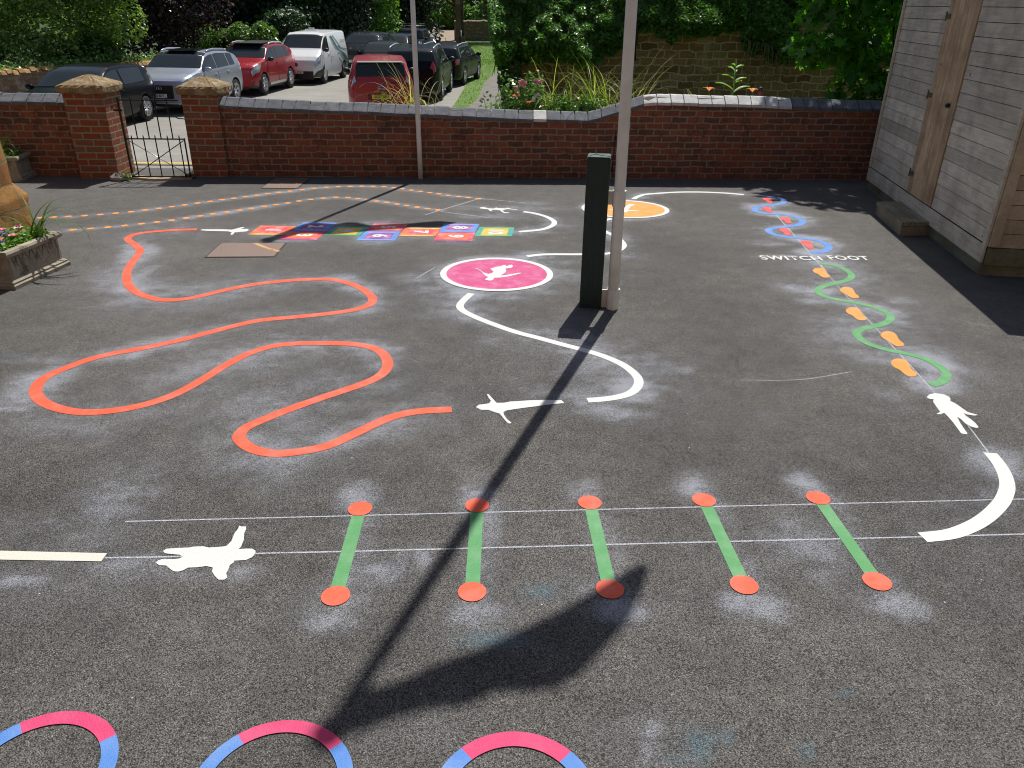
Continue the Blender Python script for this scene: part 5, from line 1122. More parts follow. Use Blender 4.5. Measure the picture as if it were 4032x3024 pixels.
# tall broad leaved plant
bp = Y(2880, 385, 10.5); e = empty('broadleaf_plant', (bp[0], bp[1], .72), label='single tall bright green broad-leaved plant against the stone wall', cat='plant')
mb = MB(); mb.tube([(0, 0, 0), (.01, 0, .25), (.0, 0, .5)], [.008, .006, .004], 6); mb.build('stem', Lf['bright'], e, fix=False)
for k, (z, a, l_, w) in enumerate([(.10, 3.0, .19, .05), (.08, .1, .22, .06), (.2, .5, .20, .05), (.24, 2.8, .17, .045), (.30, .3, .13, .04), (.33, 3.3, .12, .04), (.37, 1.2, .11, .04), (.40, 2.2, .10, .04), (.42, .4, .09, .035), (.12, 4.4, .18, .05), (.28, 5.2, .13, .04), (.44, 4, .07, .03), (.14, 1.6, .12, .05), (.05, 2.5, .14, .07)]):
    mb = MB(); n = 6; vs = []; dx, dy = math.cos(a), math.sin(a)*.6
    for j in range(n+1):
        t = j/n; r_ = l_*t; ww = w*math.sin(math.pi*min(1, t*.92+.06))*.55; zz = z+r_*.75-r_*t*.45; vs += [(dx*r_-dy*ww, dy*r_+dx*ww, zz+.006), (dx*r_, dy*r_, zz-.004), (dx*r_+dy*ww, dy*r_-dx*ww, zz+.006)]
    mb.add(vs, [(3*j+i, 3*j+i+1, 3*j+i+4, 3*j+i+3) for j in range(n) for i in range(2)], True); mb.build('leaf', Lf['bright'], e, fix=False)
e.scale = (1.35, 1.35, 1.35)
fp = Y(2990, 384, 10.5); e = empty('flask', (fp[0], fp[1], fp[2]-.04), label='small red and black flask standing behind the white coping', cat='flask')
mb = MB(); mb.lathe([(0, 0), (.028, 0), (.03, .01), (.03, .10), (.026, .115)]); mb.build('body', simple('flask_red', (.25, .03, .03), .4), e)
mb = MB(); mb.lathe([(.027, .112), (.029, .12), (.029, .15), (.022, .165), (0, .168)]); mb.build('cap', M['blackplastic'], e)
# planter flowers
def planter_plants(pl_, label, seed, purple=True):
    e = empty('pansies', (pl_.location.x, pl_.location.y, .25), pl_.rotation_euler.z, label, 'bedding flowers'); g = np.random.default_rng(seed)
    n = 1500; C = np.stack([g.uniform(-.26, .26, n), g.uniform(-.15, .15, n), np.abs(g.normal(.03, .025, n))+.005], 1); quads_mesh('leaves', leaf_verts(C, np.tile([0, 0, 1.], (n, 1)), .035, .6, g), Lf['bright'], e)
    cols = [simple('petal_purple', (.17, .07, .45), .6), simple('petal_pink', (.75, .22, .28), .6), simple('petal_crimson', (.35, .01, .05), .6), simple('petal_white', (.75, .7, .68), .6)]
    spots = [(.0, .0, 0), (-.02, .08, 0), (.05, .1, 1), (-.1, -.12, 1), (-.16, -.05, 0), (.02, -.08, 1), (.15, .02, 2), (.2, .08, 3), (-.2, .1, 0), (-.22, -.1, 1), (.1, .12, 0)] if purple else [(.1, .0, 3), (-.1, .05, 1), (0, -.05, 3)]
    for x, y, k in spots:
        mb = MB(); z = .085+.02*math.sin(x*50); k_ = 1.5
        for j in range(5):
            a = j*1.257+x*9; mb.add([(x, y, z), (x+.03*math.cos(a-.5), y+.03*math.sin(a-.5), z+.012), (x+.042*math.cos(a), y+.042*math.sin(a), z+.008), (x+.03*math.cos(a+.5), y+.03*math.sin(a+.5), z+.012)], [(0, 1, 2, 3)])
        mb.ell((x, y, z+.004), (.006, .006, .004), 6, 4); mb.build('flower', cols[k], e, fix=False)
    return e
planter_plants(pla, 'purple, pink and white pansies filling the near planter', 5)
planter_plants(plb, 'sparse pink and white flowers in the far planter', 6, False)
def strap(loc, n, ln, label, seed, w=.022, mat=None):
    e = empty('strap_leaf_plant', loc, label=label, cat='plant'); r = random.Random(seed); mb = MB()
    for k in range(n): blade(mb, (r.gauss(0, .03), r.gauss(0, .03), 0), r.uniform(-.7, 1.8) if k % 3 else r.uniform(0, 6.28), ln*r.uniform(.6, 1.15), r.uniform(.05, .6), w*r.uniform(.6, 1.1), r.uniform(.6, 2.0), 10)
    mb.build('leaves', mat or Lf['mid'], e, fix=False)
strap((-3.80, 6.02, .26), 20, .50, 'strap-leaved green plant arching out of the near planter', 3)
strap((-6.13, 9.43, .26), 34, .46, 'thin grassy plant growing in the far planter', 4, .009)
strap((-4.72, 9.52, .02), 9, .17, 'small weed at the foot of the left gate pier', 9, .04, Lf['bright'])
strap((-4.02, 9.66, .02), 12, .12, 'small weed at the foot of the right gate pier', 10, .03, Lf['mid'])
# grass on the verge
n = 26000; gxx = rng.uniform(-4.6, 2.5, n); gyy = rng.uniform(13, 80, n)
keep = (np.abs(gxx-np.array([pathx(v) for v in gyy])) > .6) & (gxx > np.interp(gyy, [10, 22, 26, 40, 61, 110], [-2.75, -2.75, -2.1, -2.1, -4.6, -7.4])+.1); gxx, gyy = gxx[keep], gyy[keep]; n = len(gxx)
gz = np.array([TZ(a, c) for a, c in zip(gxx, gyy)])-.05; hh = rng.uniform(.04, .10, n); wv = .012+.0009*gyy; dx = rng.normal(0, .05, n); 
V = np.stack([np.stack([gxx-wv, gyy, gz], 1), np.stack([gxx+wv, gyy+.01, gz], 1), np.stack([gxx+dx, gyy+rng.normal(0, .04, n), gz+hh], 1)], 1).reshape(-1, 3)
tag(quads_mesh('grass', V, Lf['grass'], per=3), 'rough green grass on the verge beside the footpath', 'grass', kind='stuff')
vm, nt, b = newmat('verge_turf'); p = wpos(nt); col = ramp(nt, noise(nt, p, 2.2, 8, .75), [(.3, (.07, .14, .02)), (.6, (.14, .24, .045)), (.8, (.24, .27, .09))]); nt.links.new(col, b.inputs['Base Color']); b.inputs['Roughness'].default_value = .95; bump(nt, b, noise(nt, p, 25, 6), .8, .06)
sheet('grass_verge', [-8+i*.25 for i in range(76)], [12.6+i*.6 for i in range(140)], vm, -.0, keep=lambda x, y: x > lane_right(y)+.1 and abs(x-pathx(y)) > .45)

# poles in the distance
WP_ = simple('old_pole_wood', (.075, .052, .035), .9, 0, .3, 3, .5)
def tpole(u, v, y, r, h, label, box=True):
    x, yy, z = Y(u, v, y); e = empty('telegraph_pole', (x, yy, z), label=label, cat='telegraph pole'); mb = MB(); mb.tube([(0, 0, -.2), (0, 0, h*.5), (0, 0, h)], [r, r*.9, r*.75], 12); mb.build('shaft', WP_, e)
    if box:
        mb = MB(); mb.box((.27, -.08, .55), (.26, .2, 1.0)); mb.build('cabinet', simple('brown_cabinet', (.07, .05, .035), .7), e)
        mb = MB(); mb.box((0, -r, 2.9), (.24, .03, .26)); mb.build('notice', simple('faded_notice', (.16, .12, .07), .7), e)
        mb = MB(); mb.tube([(.17, -.1, .9), (.17, -.08, 1.4)], .025, 6); mb.build('conduit', M['plate_w'], e)
    else:
        mb = MB(); mb.lathe([(r, h*.7), (r*1.1, h*.72), (r*.9, h)], n=8); mb.build('band', WP_, e)
tpole(1806, 221, 50, .155, 7.5, 'brown wooden telegraph pole with a cabinet on the grass verge')
tpole(1908, 85, 100, .17, 7, 'distant thin pole behind the far stone wall', False)

# ------------------------------------------------------------------ cars
TOPS = {
 'suv': [(-1, .50), (-.99, .62), (-.945, .73), (-.76, .90), (-.56, .97), (-.15, 1.0), (.10, .985), (.24, .93), (.47, .715), (.62, .685), (.80, .655), (.92, .61), (.975, .555), (.995, .47), (1, .38)],
 'hatch': [(-1, .50), (-.99, .60), (-.96, .68), (-.84, .88), (-.70, .965), (-.25, 1.0), (.05, .985), (.20, .92), (.46, .69), (.62, .65), (.80, .61), (.93, .55), (.98, .48), (1, .36)],
 'van': [(-1, .55), (-.995, .90), (-.98, .955), (-.90, .99), (-.3, 1.0), (.30, .985), (.42, .94), (.70, .66), (.80, .60), (.90, .54), (.965, .47), (.99, .40), (1, .34)],
 'mpv': [(-1, .46), (-.995, .60), (-.985, .66), (-.93, .92), (-.88, .965), (-.3, 1.0), (.15, .985), (.30, .93), (.60, .66), (.72, .61), (.85, .56), (.95, .48), (.99, .42), (1, .36)],
 'estate': [(-1, .50), (-.99, .64), (-.97, .70), (-.88, .91), (-.80, .965), (-.3, 1.0), (.05, .985), (.18, .93), (.42, .71), (.60, .67), (.80, .63), (.93, .57), (.985, .48), (1, .37)],
 'offroad': [(-1, .50), (-.995, .92), (-.97, .97), (-.5, 1.0), (.05, .99), (.14, .95), (.30, .68), (.5, .665), (.85, .635), (.95, .60), (.985, .52), (1, .40)],
}
SPEC = {  # cowl x, roof front x, roof rear x, rear glass bottom x (fractions of half length), belt fraction of height
 'suv': (.47, .12, -.58, -.93, .655), 'hatch': (.46, .07, -.72, -.94, .64), 'van': (.68, .40, -2, -2, .62), 'mpv': (.60, .17, -.885, -.975, .635), 'estate': (.42, .07, -.80, -.955, .645), 'offroad': (.30, .07, -.97, -.992, .655)}
def car(label, cat, typ, paint_, L, Wd, Ht, loc, heading, wb=None, r=.33, side=(), rails=None, clad=0, plate=None, rear_plate=None, grille=None, badge=None, doors=(), name='parked_car', rimd=5, tail_tall=False, roofm=None, extras=None, group='cars parked along the lane'):
    e = empty(name, (loc[0], loc[1], TZ(loc[0], loc[1])+.0), heading, label, cat, group)
    hL = L/2; top = TOPS[typ]; cowl, rf, rr, rgb, bf = SPEC[typ]; belt0 = bf*Ht; wb = wb or L*.6
    tx = [a*hL for a, _ in top]; tz = [c*Ht for _, c in top]
    def topz(x): return float(np.interp(x, tx, tz))
    def sect(x):
        ax = abs(x)/hL; q = max(0, (abs(x)-(hL-.62))/.62); w = Wd/2*(1-.20*q**2.6)
        t = topz(x); zb = .20+.07*q; b_ = min(belt0*(1+.04*max(-x/hL, 0)), t-.035); h = t-b_
        mid = zb+(b_-zb)*.45
        y5 = w*.965; tum = .30 if typ != 'van' else .16
        y6 = y5-.02-tum*min(h, .5)*.86; z6 = b_+h*.86
        if h < .12: y6 = y5-.05; z6 = b_+h*.7
        return [(0, zb), (w*.88, zb), (w*.965, zb+.09), (w*1.0, mid-.05), (w*.995, b_-(b_-mid)*.38), (y5, b_), (y6, z6), (y6-.055, b_+h*.95), (y6*.5, b_+h*.995), (0, t)]
    def S(x, s, sd_=1):
        P = sect(x); s = min(max(s, 0), 8.9999); i = int(s); f_ = s-i
        return Vector((x, (P[i][0]*(1-f_)+P[i+1][0]*f_)*sd_, P[i][1]*(1-f_)+P[i+1][1]*f_))
    xs_ = sorted(set([round(v, 4) for v in list(np.linspace(-hL, hL, 46))+[v*hL for v, _ in top]+[hL-.02, hL-.05, hL-.1, -hL+.02, -hL+.05, -hL+.1]]))
    vs = []; rows = []
    for x in xs_:
        P = sect(x); row = [(x, P[i][0], P[i][1]) for i in range(10)]+[(x, -P[i][0], P[i][1]) for i in range(8, 0, -1)]; rows.append(row); vs += row
    n = 18; fs = [(a*n+i, a*n+(i+1) % n, (a+1)*n+(i+1) % n, (a+1)*n+i) for a in range(len(xs_)-1) for i in range(n)]+[tuple(range(n))[::-1], tuple(range((len(xs_)-1)*n, len(xs_)*n))]
    mb = MB(); mb.add(vs, fs); me = mb.mesh('body'); bm = bmesh.new(); bm.from_mesh(me); bmesh.ops.recalc_face_normals(bm, faces=bm.faces); bm.to_mesh(me); bm.free()
    me.materials.append(paint_); me.materials.append(M['blackplastic'])
    body = link('body', me, None, e)
    wx = [wb/2+.02*L, -wb/2+.02*L]
    mb = MB()
    for x in wx:
        for sd_ in (-1, 1):
            mb.lathe([(0, -.16), (r+.055, -.16), (r+.055, .16), (0, .16)], (x, sd_*(Wd/2-.04), r), 28, 'y')
    cut = mb.build('cutter', M['blackplastic']); bm = bmesh.new(); bm.from_mesh(cut.data); bmesh.ops.remove_doubles(bm, verts=bm.verts, dist=1e-5); bmesh.ops.recalc_face_normals(bm, faces=bm.faces); bm.to_mesh(cut.data); bm.free()
    cut.data.polygons.foreach_set('use_smooth', [False]*len(cut.data.polygons))
    md = body.modifiers.new('b', 'BOOLEAN'); md.object = cut; md.operation = 'DIFFERENCE'; md.solver = 'EXACT'
    cut.location = e.location; cut.rotation_euler = e.rotation_euler
    dg = bpy.context.evaluated_depsgraph_get(); dg.update(); nm = bpy.data.meshes.new_from_object(body.evaluated_get(dg)); body.modifiers.clear(); 
    if len(nm.polygons) > 100: body.data = nm
    me = body.data
    bpy.data.objects.remove(cut)
    for f_ in me.polygons:
        c = f_.center
        if clad and c.z < clad: f_.material_index = 1
        if c.z < .215 and abs(f_.normal.z) > .5: f_.material_index = 1
        if roofm and c.z > Ht*.93 and f_.normal.z > .8: pass
        f_.use_smooth = True
        for x in wx:
            if abs(math.hypot(c.x-x, c.z-r)-(r+.055)) < .03 and abs(f_.normal.y) < .6 and c.z < r*2.2: f_.material_index = 1; f_.use_smooth = False
    bm = bmesh.new(); bm.from_mesh(me)
    for ed in bm.edges:
        if len(ed.link_faces) == 2 and ed.calc_face_angle(0) > .6: ed.smooth = False
    bm.to_mesh(me); bm.free()
    def patch(nm_, x0, x1, s0, s1, sd_, mat, off=.006, nx_=10, ns=5, par=e, x0t=None, x1t=None, both=False):
        # x0/x1 at s0, x0t/x1t at s1
        x0t = x0 if x0t is None else x0t; x1t = x1 if x1t is None else x1t; mb = MB(); vs = []
        sides = [sd_] if not both else [1, -1]
        for sd2 in sides:
            vs = []
            for j in range(ns+1):
                s = s0+(s1-s0)*j/ns
                for i in range(nx_+1):
                    xa = x0+(x0t-x0)*j/ns; xb = x1+(x1t-x1)*j/ns; x = xa+(xb-xa)*i/nx_
                    p_ = S(x, s, sd2); du = S(min(x+.01, hL), s, sd2)-S(max(x-.01, -hL), s, sd2); dv = S(x, s+.02, sd2)-S(x, s-.02, sd2)
                    nn = du.cross(dv); nn.normalize()
                    c = Vector((0, 0, Ht*.45)); 
                    if nn.dot(Vector((p_.x*.3, p_.y, p_.z-Ht*.45))) < 0: nn = -nn
                    vs.append(tuple(p_+nn*off))
            mb.add(vs, [(j*(nx_+1)+i, j*(nx_+1)+i+1, (j+1)*(nx_+1)+i+1, (j+1)*(nx_+1)+i) for j in range(ns) for i in range(nx_)], True)
        o = mb.build(nm_, mat, par, fix=False); bm = bmesh.new(); bm.from_mesh(o.data); bmesh.ops.remove_doubles(bm, verts=bm.verts, dist=.0005); bmesh.ops.recalc_face_normals(bm, faces=bm.faces); bm.to_mesh(o.data); bm.free(); return o
    # glazing
    patch('windscreen', rf*hL+.02, cowl*hL-.03, 6.45, 9, 1, M['glass'], both=True)
    if rr > -1.5: patch('rear_window', rgb*hL+.01, rr*hL-.02, 6.5, 9, 1, M['glass'], both=True)
    for a, c in side:
        for sd_ in (1, -1): patch('side_window', a, c, 5.10, 5.93, sd_, M['glass'], .007, 10, 4)
    for a, c in doors:
        for sd_ in (1, -1):
            d = patch('door', a, c, 2.05, 4.97, sd_, paint_, .006, 8, 8)
            p_ = S(a+.10, 4.45, sd_); mb = MB(); mb.box((p_.x+.06, p_.y+.012*sd_, p_.z), (.16, .03, .03)); mb.build('handle', M['chrome'] if typ == 'suv' else paint_, d)
    # sill strip, bumper inserts
    q = Vector((hL, 0, 0))
    def fbox(nm_, x, z, w, h, d, mat, par=e, y=0, tilt=0): 
        mb = MB(); mb.box((x, y, z), (d, w, h)); return mb.build(nm_, mat, par, bevel=min(.008, h*.2))
    if grille: fbox('grille', hL-.03, grille[0], grille[2], grille[1], .08, M['blackplastic'])
    fbox('lower_grille', hL-.035, .26, Wd*.62, .10, .08, M['blackplastic'])
    fbox('rear_bumper', -hL+.03, .34, Wd*.70, .10, .10, M['blackplastic'] if clad else paint_)
    for sd_ in (1, -1):
        patch('headlamp', hL-.40, hL-.035, 3.75, 4.97, sd_, M['lamp'], .012, 6, 4, x0t=hL-.62)
        if tail_tall: patch('tail_lamp', -hL+.02, -hL+.12, 4.0, 6.6, sd_, M['tail'], .012, 4, 8)
        else: patch('tail_lamp', -hL+.03, -hL+.26, 3.8, 4.95, sd_, M['tail'], .012, 5, 4)
        # mirrors
        mx = cowl*hL-.10; p_ = S(mx, 5.0, sd_); mb = MB(); mb.ell((p_.x, p_.y+.13*sd_, p_.z+.07), (.07, .115, .075), 12, 8); mb.tube([(p_.x, p_.y-.02*sd_, p_.z+.02), (p_.x, p_.y+.08*sd_, p_.z+.05)], .02, 6)
        mb.build('mirror', M['blackplastic'] if typ in ('van', 'mpv') or clad else paint_, e)
        if rails:
            mb = MB(); pts = []
            for k in range(15):
                t = k/14; x = rf*hL-.05+(rr*hL+.05-(rf*hL-.05))*t; p_ = S(x, 6.85, sd_); pts.append((x, p_.y, p_.z+.045*min(1, math.sin(math.pi*t)*3.5)))
            mb.tube(pts, .026, 8); mb.build('roof_rail', rails, e)
    # wheels
    for x in wx:
        for sd_ in (-1, 1):
            mb = MB(); y = sd_*(Wd/2-.105); w = .105
            mb.lathe([(r*.62, -w*.9), (r*.90, -w), (r*.985, -w*.8), (r, -w*.4), (r, w*.4), (r*.985, w*.8), (r*.90, w), (r*.62, w*.9)], (x, y, r), 32, 'y'); wh = mb.build('wheel', M['tyre'], e)
            mb = MB(); ys_ = y+sd_*w*.55
            mb.lathe([(0, sd_*.01), (r*.60, sd_*.0), (r*.60, -sd_*.02), (0, -sd_*.02)], (x, ys_-sd_*.04, r), 28, 'y'); mb.build('brake_disc', M['darkin'], wh)
            mb = MB(); mb.lathe([(r*.55, 0), (r*.655, sd_*.03), (r*.665, sd_*.045), (r*.60, sd_*.03)], (x, ys_, r), 32, 'y'); mb.lathe([(0, sd_*.028), (r*.14, sd_*.024), (r*.16, 0)], (x, ys_, r), 16, 'y')
            for k in range(rimd):
                a = 2*math.pi*k/rimd+.3
                for da in (-.12, .12):
                    c, s = math.cos(a), math.sin(a); c2, s2 = math.cos(a+da*1.6), math.sin(a+da*1.6)
                    mb.tube([(x+c*r*.10, ys_+sd_*.015, r+s*r*.10), (x+c2*r*.60, ys_+sd_*.025, r+s2*r*.60)], [r*.055, r*.045], 5)
            mb.build('rim', M['rim'], wh)
    def pl_(txt, x, z, mat, rear):
        o = fbox('number_plate', x, z, .52, .112, .014, mat); rot = Matrix.Rotation(math.pi/2, 3, 'Z') @ Matrix.Rotation(math.pi/2, 3, 'X')
        if rear: rot = Matrix.Rotation(math.pi, 3, 'Z') @ rot
        text_mesh(txt, .098, (x+(.0085 if not rear else -.0085), 0, z+.001), rot=rot, name='registration', off=.0025, mat=M['ink'], parent=o, sx=.92, spacing=1.0)
    if plate: pl_(plate[0], hL+plate[2] if len(plate) > 2 else hL+.015, plate[1], M['plate_w'], False)
    if rear_plate: pl_(rear_plate[0], -hL-.016, rear_plate[1], M['plate_y'], True)
    if extras: extras(e, S, hL, Wd, Ht, fbox, patch)
    return e
C_ = dict(black=carpaint('paint_black', (.006, .007, .009)), dgreen=carpaint('paint_black_green', (.008, .013, .012)), silver=carpaint('paint_silver', (.44, .47, .54), .55), red=carpaint('paint_dark_red', (.36, .012, .018), .15), red2=carpaint('paint_red_mpv', (.38, .020, .028), .1),
    whitev=carpaint('paint_van_white', (.76, .77, .76)), navy=carpaint('paint_navy', (.012, .018, .035)), pale=carpaint('paint_pale_green', (.32, .45, .43), .2), grey=carpaint('paint_grey', (.5, .52, .54), .3))
def pos(u, y, v=300): return (Y(u, v, y)[0], y)
def place(x, y, L, yaw):     # car facing the playground, front centre at x, y
    a = -math.pi/2+yaw; return (x-math.cos(a)*L/2, y-math.sin(a)*L/2), a
# silver SUV
def ex_silver(e, S, hL, Wd, Ht, fbox, patch):
    for k in range(4):
        mb = MB(); n = 20; cy_ = -.095+k*.063
        mb.tube([(hL+.020, cy_+.040*math.cos(2*math.pi*i/n), .70+.040*math.sin(2*math.pi*i/n)) for i in range(n+1)], .0065, 5, False); mb.build('badge_ring', M['chrome'], e)
    for sd_ in (1, -1):
        fbox('air_intake', hL-.06, .37, .34, .16, .08, M['blackplastic'], y=sd_*.56)
        mb = MB(); mb.tube([S(hL-.5, 4.92, sd_), S(hL-.2, 4.7, sd_)], .01, 5)
    fbox('skid_strip', hL-.02, .30, 1.2, .03, .10, M['rim']); mb = MB(); mb.box((-.1, 0, Ht-.004), (1.1, .9, .02)); mb.build('sunroof', M['glass'], e)
l, a = place(-10.12, 23.2, 4.39, -.06)
car('silver SUV with dark grille facing the camera, right of the black hatchback', 'car', 'suv', C_['silver'], 4.39, 1.83, 1.60, l, a, 2.6, .345, side=[(-.02, 1.0), (-.95, -.08), (-1.42, -1.02)], rails=C_['silver'], grille=(.60, .36, .92), plate=('DE16 BVT', .50, .024), doors=[(.02, 1.02), (-.92, -.02)], extras=ex_silver, rimd=5)
# black hatchback
l, a = place(-10.95, 18.8, 4.2, -.04)
car('black hatchback behind the left gate pier, alloy wheel showing through the gate', 'car', 'hatch', C_['black'], 4.2, 1.73, 1.46, l, a, 2.51, .315, side=[(-.18, .98), (-1.35, -.26)], doors=[(-.25, 1.0)], grille=(.55, .10, 1.0), rimd=7)
# red crossover
l, a = place(-9.65, 28.0, 4.33, -.08)
def ex_red(e, S, hL, Wd, Ht, fbox, patch):
    for sd_ in (1, -1): patch('sill_strip', -.72, .85, 1.9, 2.3, sd_, M['rim'], .016, 6, 3)
    mb = MB(); mb.box((-.35, 0, Ht-.006), (1.9, 1.08, .03)); mb.build('roof_panel', M['blackplastic'], e, bevel=.01)
car('dark red crossover with silver roof rails facing the camera', 'car', 'suv', C_['red'], 4.33, 1.78, 1.60, l, a, 2.63, .345, side=[(.0, 1.0), (-.88, -.06), (-1.36, -.96)], rails=M['rim'], clad=.42, grille=(.66, .13, .60), doors=[(.02, .98), (-.86, -.02)], extras=ex_red, rimd=6)
# white van
def ex_van(e, S, hL, Wd, Ht, fbox, patch):
    teal = simple('swoosh_green', (.10, .22, .20), .4); T2 = simple('swoosh_light', (.42, .52, .50), .4)
    for (x0, x1, x0t, x1t, s0, s1, m) in [(-1.9, -1.35, -.02, .16, 3.3, 5.9, teal), (-1.35, -1.2, .20, .27, 3.4, 5.9, T2), (-2.1, -1.9, -.25, -.14, 4.1, 5.9, T2), (-2.25, -2.05, -.9, -.55, 4.4, 5.2, teal), (-2.2, -1.7, -1.3, -1.05, 2.9, 4.0, teal), (-1.7, -1.5, -.6, -.5, 2.3, 3.6, teal)]:
        patch('livery_stripe', x0, x1, s0, s1, 1, m, .009, 8, 12, x0t=x0t, x1t=x1t)
    rot = Matrix.Rotation(math.pi, 3, 'Z') @ Matrix.Rotation(math.pi/2, 3, 'X')
    gt = simple('van_lettering', (.25, .28, .30), .5)
    p_ = S(-1.45, 5.5, 1); text_mesh('ze electric', .20, (-1.45, p_.y+.022, p_.z), rot=rot, name='lettering', mat=gt, parent=e)
    p_ = S(.55, 3.9, 1); text_mesh('100% electric', .085, (.35, p_.y+.022, p_.z), rot=rot, name='slogan', mat=gt, parent=e)
    mb = MB(); mb.box((.02, .0, Ht+.035), (.16, .5, .05)); mb.box((.02, 0, Ht+.08), (.1, .2, .06)); mb.build('roof_beacon', C_['whitev'], e, bevel=.006)
    mb = MB(); n = 20; mb.lathe([(0, .0), (.065, .0), (.07, .01), (0, .012)], (hL-.005, 0, .72), 20); o = mb.build('badge', simple('badge_blue', (.02, .06, .2), .3), e)
    for v in o.data.vertices:
        dz = v.co.z-.72; dx = v.co.x-(hL-.005); v.co.x = hL+.0+dz; v.co.z = .72+dx
    patch('bumper', hL-.7, hL-.0, 1.2, 2.95, 1, M['blackplastic'], .008, 8, 4); patch('bumper', hL-.7, hL-.0, 1.2, 2.95, -1, M['blackplastic'], .008, 8, 4)
    fbox('bumper', hL-.02, .34, Wd*.74, .30, .06, M['blackplastic'])
l, a = place(-8.55, 32.4, 4.56, -.08)
car('white electric van with green swoosh livery facing the camera', 'van', 'van', C_['whitev'], 4.56, 1.76, 1.86, l, a, 2.73, .32, side=[(.62, 1.45)], plate=('BG20 HCU', .46, .03), doors=[(.62, 1.50), (-.72, .52)], extras=ex_van, name='parked_van', rimd=6, group='vans parked along the lane')
# black SUV behind the van
l, a = place(Y(1400, 290, 37.8)[0], 37.8, 4.5, -.10)
car('black SUV parked behind the white van', 'car', 'suv', C_['black'], 4.5, 1.85, 1.68, l, a, 2.7, .35, side=[(.0, 1.0), (-.88, -.06), (-1.4, -.96)], grille=(.66, .22, .8), plate=('LT17 OFS', .52), doors=[(.02, .98), (-.86, -.02)])
l, a = place(Y(1492, 290, 35)[0], 35.0, 4.0, .05)
car('small black car half hidden by the red people carrier', 'car', 'hatch', C_['black'], 4.0, 1.68, 1.42, l, a, 2.5, .30, side=[(-.15, .95), (-1.25, -.22)], doors=[(-.2, 1.0)])
l, a = place(Y(1527, 250, 43.5)[0], 43.5, 4.4, -.08)
car('dark blue saloon with bright windscreen reflection in front of the roof-racked car', 'car', 'estate', C_['navy'], 4.4, 1.8, 1.5, l, a, 2.6, .32, side=[(.0, .95), (-.9, -.06)], grille=(.55, .15, .8), doors=[(.0, .95)])
def ex_rack(e, S, hL, Wd, Ht, fbox, patch):
    mb = MB()
    for k in range(7): mb.tube([(-1.5+k*.33, -.62, Ht+.12), (-1.5+k*.33, .62, Ht+.12)], .018, 5)
    for sy in (-.62, .62):
        mb.tube([(-1.6, sy, Ht+.12), (.55, sy, Ht+.12)], .022, 5); mb.tube([(-1.6, sy, Ht+.24), (.55, sy, Ht+.24)], .02, 5)
        for k in range(4): mb.tube([(-1.5+k*.65, sy, Ht-.02), (-1.5+k*.65, sy, Ht+.24)], .016, 5)
    mb.tube([(.55, -.62, Ht+.24), (.55, .62, Ht+.24)], .02, 5); mb.build('roof_rack', M['blackplastic'], e)
l, a = place(Y(1597, 200, 52)[0], 52.0, 4.6, -.05)
car('dark blue off-roader with a black roof rack', 'off-roader', 'offroad', C_['navy'], 4.6, 1.92, 1.9, l, a, 2.7, .38, side=[(.0, .6), (-.9, -.08), (-2.0, -1.0)], grille=(.85, .28, .9), doors=[(-.05, .75)], extras=ex_rack)
l, a = place(Y(1672, 200, 56)[0], 56.0, 4.0, .1)
car('pale green hatchback at the far end of the row', 'car', 'hatch', C_['pale'], 4.0, 1.7, 1.5, l, a, 2.5, .31, side=[(-.1, .95), (-1.2, -.18)], doors=[(-.1, .95)])
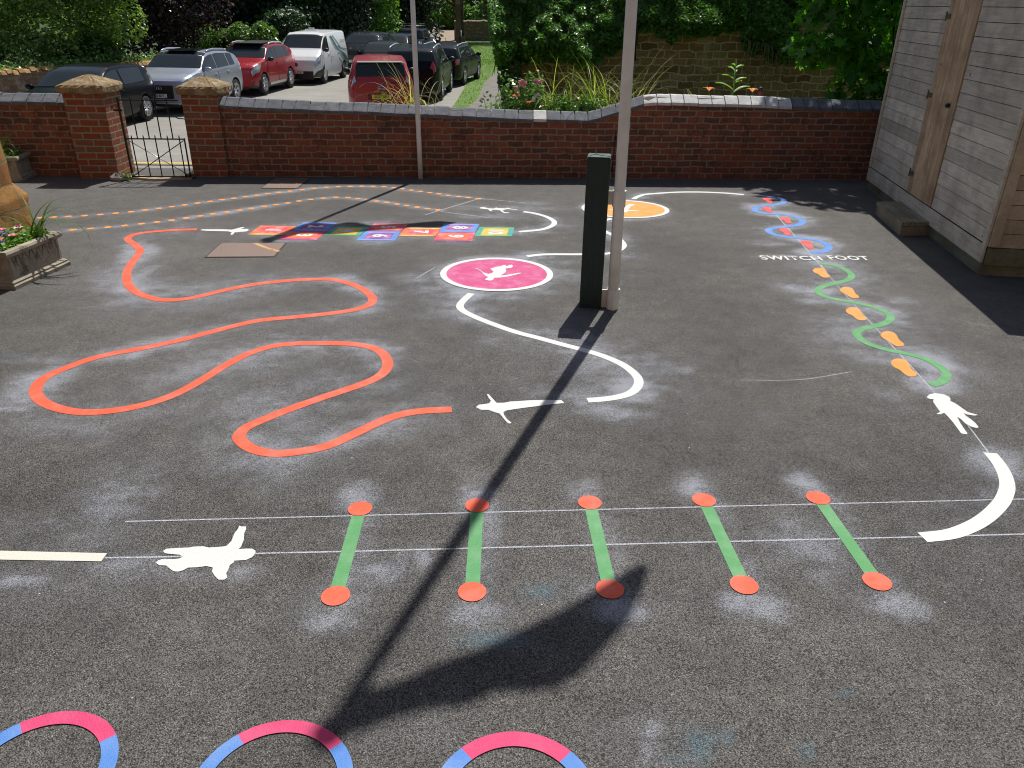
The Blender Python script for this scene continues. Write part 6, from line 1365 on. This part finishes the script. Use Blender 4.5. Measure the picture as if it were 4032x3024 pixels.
# cars seen from behind on the right
def rear_place(u, y, L, yaw):
    x = Y(u, 330, y)[0]; a = math.pi/2+yaw; return (x+math.cos(a)*L/2, y+math.sin(a)*L/2), a
def ex_mpv(e, S, hL, Wd, Ht, fbox, patch):
    mb = MB(); mb.box((-hL+.14, 0, Ht*.955), (.22, 1.18, .028)); mb.build('spoiler', M['rim'], e, bevel=.008)
    mb = MB(); mb.lathe([(0, 0), (.075, 0), (.08, .01), (0, .014)], (0, 0, 0), 20); o = mb.build('badge', simple('oval_badge', (.03, .06, .18), .25), e)
    for v in o.data.vertices: v.co = Vector((-hL-.014+v.co.z*.3, v.co.x, .90+v.co.y*.42))
    mb = MB(); n = 24; mb.tube([(-hL-.018, .088*math.cos(2*math.pi*i/n), .90+.038*math.sin(2*math.pi*i/n)) for i in range(n+1)], .006, 5, False); mb.build('badge_rim', M['chrome'], e)
    for sd_ in (1, -1): patch('reversing_lamp', -hL+.03, -hL+.07, 4.5, 6.2, sd_, M['lamp'], .020, 3, 8)
    fbox('plate_recess', -hL-.003, .66, .72, .17, .02, simple('recess_red', (.16, .008, .012), .5))
    mb = MB(); mb.tube([(-hL-.03, -.1, 1.03), (-hL-.03, -.45, 1.01)], .008, 5); mb.build('wiper', M['blackplastic'], e)
l, a = rear_place(1500, 22.2, 4.35, .17)
car('dark red people carrier seen from behind, yellow number plate', 'car', 'mpv', C_['red2'], 4.35, 1.80, 1.60, l, a, 2.64, .33, side=[(.05, 1.2), (-.9, -.02), (-1.75, -1.0)], rear_plate=('SG57 NKF', .66), tail_tall=True, doors=[(.05, 1.1), (-.85, 0)], extras=ex_mpv)
l, a = rear_place(1616, 27.0, 4.63, -.03)
car('black estate car seen from behind with tall red tail lamps', 'car', 'estate', C_['black'], 4.63, 1.89, 1.68, l, a, 2.77, .36, side=[(.0, .95), (-.95, -.06), (-1.9, -1.03)], rails=C_['grey'], tail_tall=True, clad=.34, doors=[(.0, .95), (-.92, -.05)])
l, a = rear_place(1722, 32.4, 4.6, -.16)
car('dark estate car angled beside the grass verge ahead of the black estate', 'car', 'estate', C_['dgreen'], 4.6, 1.8, 1.50, l, a, 2.7, .33, side=[(.0, .95), (-.95, -.06), (-1.9, -1.03)], rails=C_['grey'], doors=[(.0, .95), (-.92, -.05)])
l, a = rear_place(1985, 99, 4.2, -1.3)
car('white car whose roof shows above the far stone wall', 'car', 'hatch', C_['grey'], 4.2, 1.75, 1.5, l, a, 2.5, .31, side=[(-.1, .95), (-1.2, -.18)])
